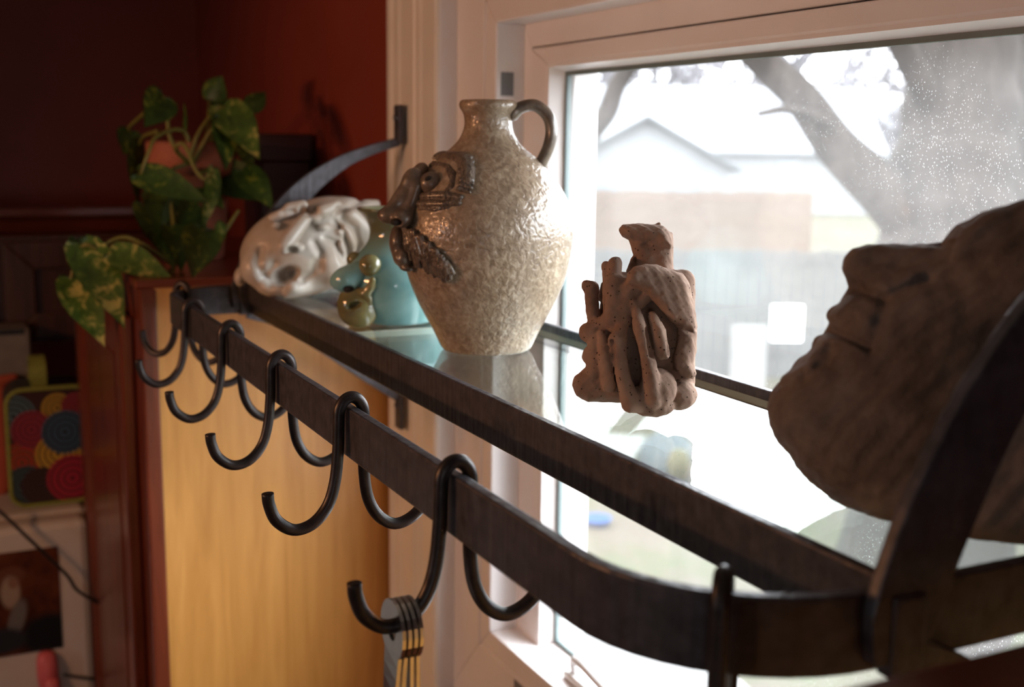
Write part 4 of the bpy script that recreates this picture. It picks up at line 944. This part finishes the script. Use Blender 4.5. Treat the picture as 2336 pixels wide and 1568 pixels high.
ST = [[(430, 372, 9.35), (390, 320, 9.3), (380, 250, 9.3), (372, 222, 9.3)], [(440, 372, 9.4), (470, 320, 9.5), (478, 228, 9.9)], [(430, 374, 9.35), (450, 310, 9.3), (490, 255, 9.35), (512, 246, 9.4)], [(440, 376, 9.35), (420, 300, 9.3), (360, 310, 9.1), (338, 350, 9.0), (322, 398, 9.0)],
      [(440, 372, 9.35), (480, 300, 9.3), (505, 275, 9.3)], [(430, 372, 9.3), (400, 340, 9.1), (420, 330, 9.05), (446, 388, 9.0), (470, 410, 9.0), (486, 392, 9.1)], [(390, 600, 8.75), (300, 545, 8.65), (250, 552, 8.6), (228, 578, 8.55), (258, 580, 8.6)], [(228, 578, 8.55), (205, 560, 8.5), (186, 562, 8.5)],
      [(200, 560, 8.52), (175, 590, 8.55), (162, 638, 8.55)], [(430, 372, 9.3), (385, 400, 9.2), (395, 500, 9.1), (400, 590, 8.9), (392, 625, 8.75)], [(410, 560, 9.0), (440, 520, 8.95), (462, 528, 8.9)], [(462, 528, 8.9), (500, 540, 8.9), (545, 480, 9.0)], [(450, 400, 9.3), (480, 385, 9.4), (500, 395, 9.6)],
      [(360, 300, 9.5), (330, 310, 9.7), (318, 330, 9.9)], [(372, 222, 9.3), (300, 285, 9.8), (296, 300, 9.9)], [(470, 320, 9.5), (540, 262, 9.7), (570, 250, 9.8)], [(470, 330, 9.5), (520, 290, 9.6), (540, 300, 9.7)], [(430, 640, 8.7), (330, 625, 8.6), (258, 580, 8.6)]]
for P in ST:
    MB().tube(spline([at(*p) for p in P], 22), np.linspace(.020, .013, 22), 6).obj('stem', 'stem', pot, True)
# dark wooden box standing behind the vine
bxp = thing('wooden_box', 'dark wooden lidded box on the cabinet behind the vine', 'box', (-10.6, 2.75, CT))
a0, a1 = onx(602, 306, -10.4), onx(714, 306, -10.4)
MB().box(-11.1, -10.43, a0[1] - .02, a1[1] - .02, CT, a1[2] - .24, .015).obj('body', 'darkwood', bxp)
MB().box(-11.14, -10.40, a0[1] - .05, a1[1] + .0, a1[2] - .25, a1[2], .02).obj('lid', 'darkwood', bxp)

# ================================================================== OUTSIDE
GR = -3.2 / K                                 # ground level below the camera
DM = 1 / K                                    # metres to U
hh_ = np.array([R[0][0], R[1][0], 0]); hh_ /= np.linalg.norm(hh_); fw = np.array([-hh_[1], hh_[0], 0])      # right and away, level
def og(px, D):                                # ground point under a sight column at D metres
    p = at(px, 335, D * DM); return np.array([p[0], p[1], GR])
m = MB(); n = 60; Vv = []; 
gx, gy = np.linspace(-420, 220, n), np.linspace(4.1, 420, n)
for j in range(n):
    for i in range(n): Vv.append((gx[i], gy[j], GR + (.15 * math.sin(gx[i] * .13) * math.sin(gy[j] * .17) if gy[j] > 30 else 0)))
m.add(Vv, [(j * n + i, j * n + i + 1, (j + 1) * n + i + 1, (j + 1) * n + i) for j in range(n - 1) for i in range(n - 1)])
g = m.obj('lawn', 'lawn', None, True); g['kind'] = 'structure'
def obox(m, c, rx, fy, z0, z1, ang=0):        # box turned to the fence line: c ground centre, rx half length along hh_, fy half depth
    ca, sa = math.cos(ang), math.sin(ang); h2 = hh_ * ca + fw * sa; f2 = fw * ca - hh_ * sa; V = []
    for z in (z0, z1):
        for sy in (-1, 1):
            for sx_ in (-1, 1): V.append(np.asarray(c) + h2 * rx * sx_ + f2 * fy * sy + np.array([0, 0, z - c[2]]))
    return m.add(V, [(0, 2, 3, 1), (4, 5, 7, 6), (0, 1, 5, 4), (2, 6, 7, 3), (0, 4, 6, 2), (1, 3, 7, 5)])
def fence(name, label, px0, px1, D, H, bw, mat, gap=.012):
    a, b = og(px0, D), og(px1, D); L = np.linalg.norm(b - a); nb = int(L * K / bw); c = (a + b) / 2; t = thing(name, label, 'fence', c)
    m = MB(); w = bw * DM / 2 - gap * DM / 2
    p0 = a + (b - a) * .5 / nb
    m = obox(MB(), p0, w, .01 * DM, GR, GR + H * DM); V = m.V
    proto = m.obj('board', mat, t); p0m = M(p0)
    for i in range(1, nb):
        o = proto.copy(); COL.objects.link(o); o.parent = t; pi = a + (b - a) * (i + .5) / nb
        d = (M(pi) - p0m); o.location = (d[0], d[1], random.uniform(-.03, .02)); 
    for z in (.25, .9, 1.55):
        obox(MB(), c + fw * .06 * DM, L / 2, .03 * DM, GR + z * DM, GR + (z + .09) * DM).obj('rail', mat, t)
    return t
fence('board_fence', 'weathered grey board fence across the yard behind the clay sculpture', 900, 3000, 16.0, 1.78, .15, 'greyboard')
fence('board_fence', 'reddish brown board fence farther off beyond the grey fence', 1150, 1862, 34.0, 1.9, .21, 'brownboard')
p = at(1795, 737, 15.85 * DM); z1 = at(1795, 697, 15.85 * DM)[2]; z0 = at(1795, 779, 15.85 * DM)[2]
m = obox(MB(), np.array([p[0], p[1], z0]), 35 / F * 15.85 * DM, .02 * DM, z0, z1); tag(m.obj('blank_sign', 'sign'), 'plain white square board hung on the grey fence', 'sign')
p = at(1708, 800, 15.7 * DM); z1 = at(1708, 742, 15.7 * DM)[2]
m = obox(MB(), np.array([p[0], p[1], GR]), 40 / F * 15.7 * DM, .03 * DM, GR, z1); tag(m.obj('leaning_panel', 'slab'), 'pale grey panel standing against the grey fence left of the white board', 'panel')

def house(name, label, px, D, wid, dep, wallh, roofh, wm, rm, ang=0.0, gable=True):
    c = og(px, D); t = thing(name, label, 'building', c); ca, sa = math.cos(ang), math.sin(ang); h2 = hh_ * ca + fw * sa; f2 = fw * ca - hh_ * sa
    hw, hd_ = wid / 2 * DM, dep / 2 * DM; z1 = GR + wallh * DM; z2 = z1 + roofh * DM
    m = obox(MB(), c, hw, hd_, GR, z1, ang)
    # gables face the viewer
    def q(x, y, z): return c + h2 * x + f2 * y + np.array([0, 0, z - c[2]])
    if gable: m.add([q(-hw, -hd_, z1), q(hw, -hd_, z1), q(0, -hd_, z2), q(-hw, hd_, z1), q(hw, hd_, z1), q(0, hd_, z2)], [(0, 1, 2), (3, 5, 4)])
    m.obj('wall', wm, t)
    e = .35 * DM; th = .14 * DM
    if gable:
        s = (z2 - z1) / hw
        for sx_ in (-1, 1):
            r = MB(); V = []
            for zz in (0, th):
                for yy in (-hd_ - e, hd_ + e): V += [q(0, yy, z2 + zz), q(sx_ * (hw + e), yy, z1 - s * e + zz)]
            r.add(V, [(0, 1, 3, 2), (4, 6, 7, 5), (0, 4, 5, 1), (2, 3, 7, 6), (1, 5, 7, 3), (0, 2, 6, 4)]).obj('roof', rm, t)
    else:
        s = (z2 - z1) / hd_
        for sy in (-1, 1):
            r = MB(); V = []
            for zz in (0, th):
                for xx in (-hw - e, hw + e): V += [q(xx, 0, z2 + zz), q(xx, sy * (hd_ + e), z1 - s * e + zz)]
            r.add(V, [(0, 1, 3, 2), (4, 6, 7, 5), (0, 4, 5, 1), (2, 3, 7, 6), (1, 5, 7, 3), (0, 2, 6, 4)]).obj('roof', rm, t)
    for k in (-.5, .45):
        w = MB(); V = [q(hw * k + sx_ * .5 * DM, -hd_ - d * .06 * DM, GR + z * DM) for d in (0, 1) for z in (wallh * .45, wallh * .45 + 1.1) for sx_ in (-1, 1)]
        w.add(V, [(0, 1, 3, 2), (4, 6, 7, 5), (0, 4, 5, 1), (2, 3, 7, 6), (1, 5, 7, 3), (0, 2, 6, 4)]).obj('window', 'houseglass', t)
    return t
house('shed', 'pale grey shed with a low gable roof beyond the brown fence', 1452, 42, 5.6, 6, 2.5, 1.55, 'siding', 'roofg')
house('house', 'long pale roofed house behind the grey shed', 1590, 60, 16, 8, 3.1, 2.9, 'siding', 'roofp', .05, False)
house('house', 'white house seen between the trunks of the big tree', 1990, 92, 15, 8, 3.4, 3.0, 'siding', 'roofp', -.1, False)

def tube_tree(t, P, r, name='branch', n=10, mat='bark', jag=.0):
    MB().tube(P, r, n).obj(name, mat, t, True)
def pt(px, py, D): return at(px, py, D * DM)
# big forked tree in the yard
big = thing('tree', 'big forked grey tree trunk filling the right of the window', 'tree', og(2170, 7.5))
P = [og(2165, 7.5) + np.array([0, 0, -.5]), pt(2165, 900, 7.5), pt(2160, 620, 7.5), pt(2165, 470, 7.5), pt(2185, 300, 7.5), pt(2195, 120, 7.5), pt(2190, -60, 7.5), pt(2180, -300, 7.5), pt(2150, -700, 7.6)]
S = spline(P, 44); rr = np.interp(np.linspace(0, 1, 44), [0, .12, .35, .45, .6, .8, 1], [.62, .48, .42, .38, .34, .33, .22]) * DM
rr = rr * (1 + .05 * np.sin(np.arange(44) * 1.7)); tube_tree(big, S, rr, 'trunk', 18)
P = [pt(2130, 560, 7.5), pt(2060, 480, 7.45), pt(1975, 400, 7.4), pt(1905, 330, 7.4), pt(1830, 225, 7.3), pt(1760, 160, 7.3), pt(1690, 90, 7.2), pt(1560, -60, 7.2), pt(1420, -260, 7.1)]
tube_tree(big, spline(P, 34), np.interp(np.linspace(0, 1, 34), [0, .2, .5, 1], [.24, .165, .115, .07]) * DM, 'branch', 12)
P = [pt(2225, 640, 7.6), pt(2290, 520, 7.8), pt(2330, 300, 8.0), pt(2370, 60, 8.2), pt(2420, -300, 8.4)]
tube_tree(big, spline(P, 26), np.interp(np.linspace(0, 1, 26), [0, 1], [.26, .17]) * DM, 'branch', 12)
P = [pt(1905, 330, 7.4), pt(1880, 280, 7.2), pt(1800, 250, 7.0), pt(1730, 260, 6.9)]
tube_tree(big, spline(P, 16), np.linspace(.05, .02, 16) * DM, 'branch', 8)
P = [pt(2165, 300, 7.4), pt(2080, 150, 7.2), pt(2020, 20, 7.0), pt(1960, -200, 6.8)]
tube_tree(big, spline(P, 20), np.linspace(.10, .05, 20) * DM, 'branch', 8)
# leaning bough at the left of the pane
nt = thing('tree', 'dark curved bough of a tree at the left edge of the pane', 'tree', og(1250, 11))
P = [og(1180, 11), pt(1230, 600, 11), pt(1290, 400, 11), pt(1345, 305, 11), pt(1385, 255, 11), pt(1405, 200, 11), pt(1450, 120, 11), pt(1520, -100, 11)]
tube_tree(nt, spline(P, 30), np.interp(np.linspace(0, 1, 30), [0, .4, 1], [.22, .115, .07]) * DM, 'trunk', 10)
tube_tree(nt, spline([pt(1290, 400, 11), pt(1270, 250, 11), pt(1300, 60, 11), pt(1330, -100, 11)], 16), np.linspace(.09, .04, 16) * DM, 'branch', 8)
# hazy bare trees far behind
random.seed(11)
FT = [(1310, 72, 13, 'bare grey tree far behind the shed at the pane edge'), (1490, 78, 15, 'tall bare tree far behind the long house at the left'), (1640, 108, 19, 'bare tree far behind the middle of the long house'), (1800, 74, 12, 'bare tree far off just left of the forked bough'), (1925, 112, 20, 'bare tree far off between the bough and the big trunk'), (2085, 72, 12, 'bare tree far off close to the left side of the big trunk'), (2300, 80, 16, 'bare tree far off right of the big trunk'), (1395, 104, 19, 'bare tree far off above the peak of the shed'), (1575, 120, 23, 'farthest bare tree above the long pale roof')]
for (px, D, H, lab) in FT:
    c = og(px, D); t = thing('bare_tree', lab, 'tree', c, 'bare trees on the horizon'); m = MB(); tw = MB()
    top = c + np.array([0, 0, H * .8 * DM]); tube_tree(t, spline([c, c + np.array([0, 0, H * .4 * DM]), top], 12), np.linspace(.30, .06, 12) * DM, 'trunk', 8, 'twig')
    def grow(p, d, L, r, lev):
        q = p + d * L; tw.tube([p, (p + q) / 2 + np.random.randn(3) * L * .05, q], [r, r * .8, r * .6], 4, cap=False)
        if lev:
            for _ in range(3):
                e = d + np.random.randn(3) * .45; e /= np.linalg.norm(e); grow(p + d * L * random.uniform(.5, 1), e, L * random.uniform(.55, .75), r * .6, lev - 1)
    for k in range(34):
        a = random.uniform(0, 6.28); u = random.uniform(.12, .95); d = np.array([math.cos(a), math.sin(a), random.uniform(.5, 1.4)]); d /= np.linalg.norm(d)
        grow(c + np.array([0, 0, H * .8 * u * DM]), d, H * .19 * DM * (1.2 - u * .6), .21 * DM, 3)
    o = tw.obj('twigs', 'twig', t); o['kind'] = 'stuff'
# evergreen behind the house
c = og(1760, 84); t = thing('evergreen', 'dim green conifer behind the long house', 'tree', c); m = MB(); random.seed(5)
for k in range(420):
    z = random.uniform(.1, 1); rad = (1 - z) * 2.6 * DM + .2; a = random.uniform(0, 6.28); p = c + np.array([math.cos(a) * rad * random.uniform(.4, 1), math.sin(a) * rad * random.uniform(.4, 1), z * 9.3 * DM]); s = .45 * DM
    m.add([p + np.random.randn(3) * s * .3 + np.array([x, y, zz]) * s for x, y, zz in ((0, 0, .6), (-.7, -.5, -.5), (.7, -.5, -.5), (0, .8, -.5))], [(0, 1, 2), (0, 2, 3), (0, 3, 1), (1, 3, 2)])
o = m.obj('foliage', 'pinecol', t); o['kind'] = 'stuff'
MB().tube([c, c + np.array([0, 0, 8 * DM])], [.2 * DM, .05 * DM], 8).obj('trunk', 'bark', t)
# yard things
def gz(px, py): return onz(px, py, GR + .02 * DM)
def gslab(name, label, quad, h=.05, mat='slab'):
    Q = [onz(*q, GR + h * DM) for q in quad]; m = MB(); V = [tuple(q) for q in Q] + [(q[0], q[1], GR - .3) for q in Q]
    m.add(V, [(0, 1, 2, 3), (7, 6, 5, 4)] + [(i, 4 + i, 4 + (i + 1) % 4, (i + 1) % 4) for i in range(4)])
    tag(m.obj(name, mat), label, 'paving')
gslab('paving_slab', 'pale concrete path across the lawn seen through the shelf glass', [(1180, 975), (1475, 995), (1440, 1050), (1150, 1035)])
gslab('paving_slab', 'white concrete patio by the house at the bottom of the window', [(1180, 1400), (1560, 1430), (1950, 1800), (900, 1900)])
c = gz(1362, 1192); t = MB(); t.lathe((c[0], c[1], GR), [(0, 0), (.10 * DM, 0), (.115 * DM, .05 * DM), (.125 * DM, .055 * DM), (.12 * DM, .063 * DM), (.11 * DM, .06 * DM), (.10 * DM, .02 * DM), (0, .018 * DM)], 24)
tag(t.obj('plastic_tub', 'bluep', None, True), 'small round blue plastic tub on the lawn', 'tub')
c = gz(1520, 1105); dpt = depth(c); sc_ = dpt / F; t = thing('covered_grill', 'blue grey covered garden object on the lawn seen below the clay sculpture', 'cover', c)
MB().lathe((c[0], c[1], GR), [(0, 0), (72 * sc_, 0), (64 * sc_, 70 * sc_), (58 * sc_, 100 * sc_), (26 * sc_, 125 * sc_), (16 * sc_, 160 * sc_), (13 * sc_, 205 * sc_), (6 * sc_, 212 * sc_), (0, 213 * sc_)], 24).obj('cover', 'tealtarp', t, True)
m = MB(); q = at(1548, 1050, dpt - 70 * sc_); m.lathe((q[0], q[1], q[2] - 45 * sc_), [(0, 0), (22 * sc_, 6 * sc_), (28 * sc_, 40 * sc_), (16 * sc_, 66 * sc_), (0, 72 * sc_)], 14); m.obj('patch', 'tan', t, True)
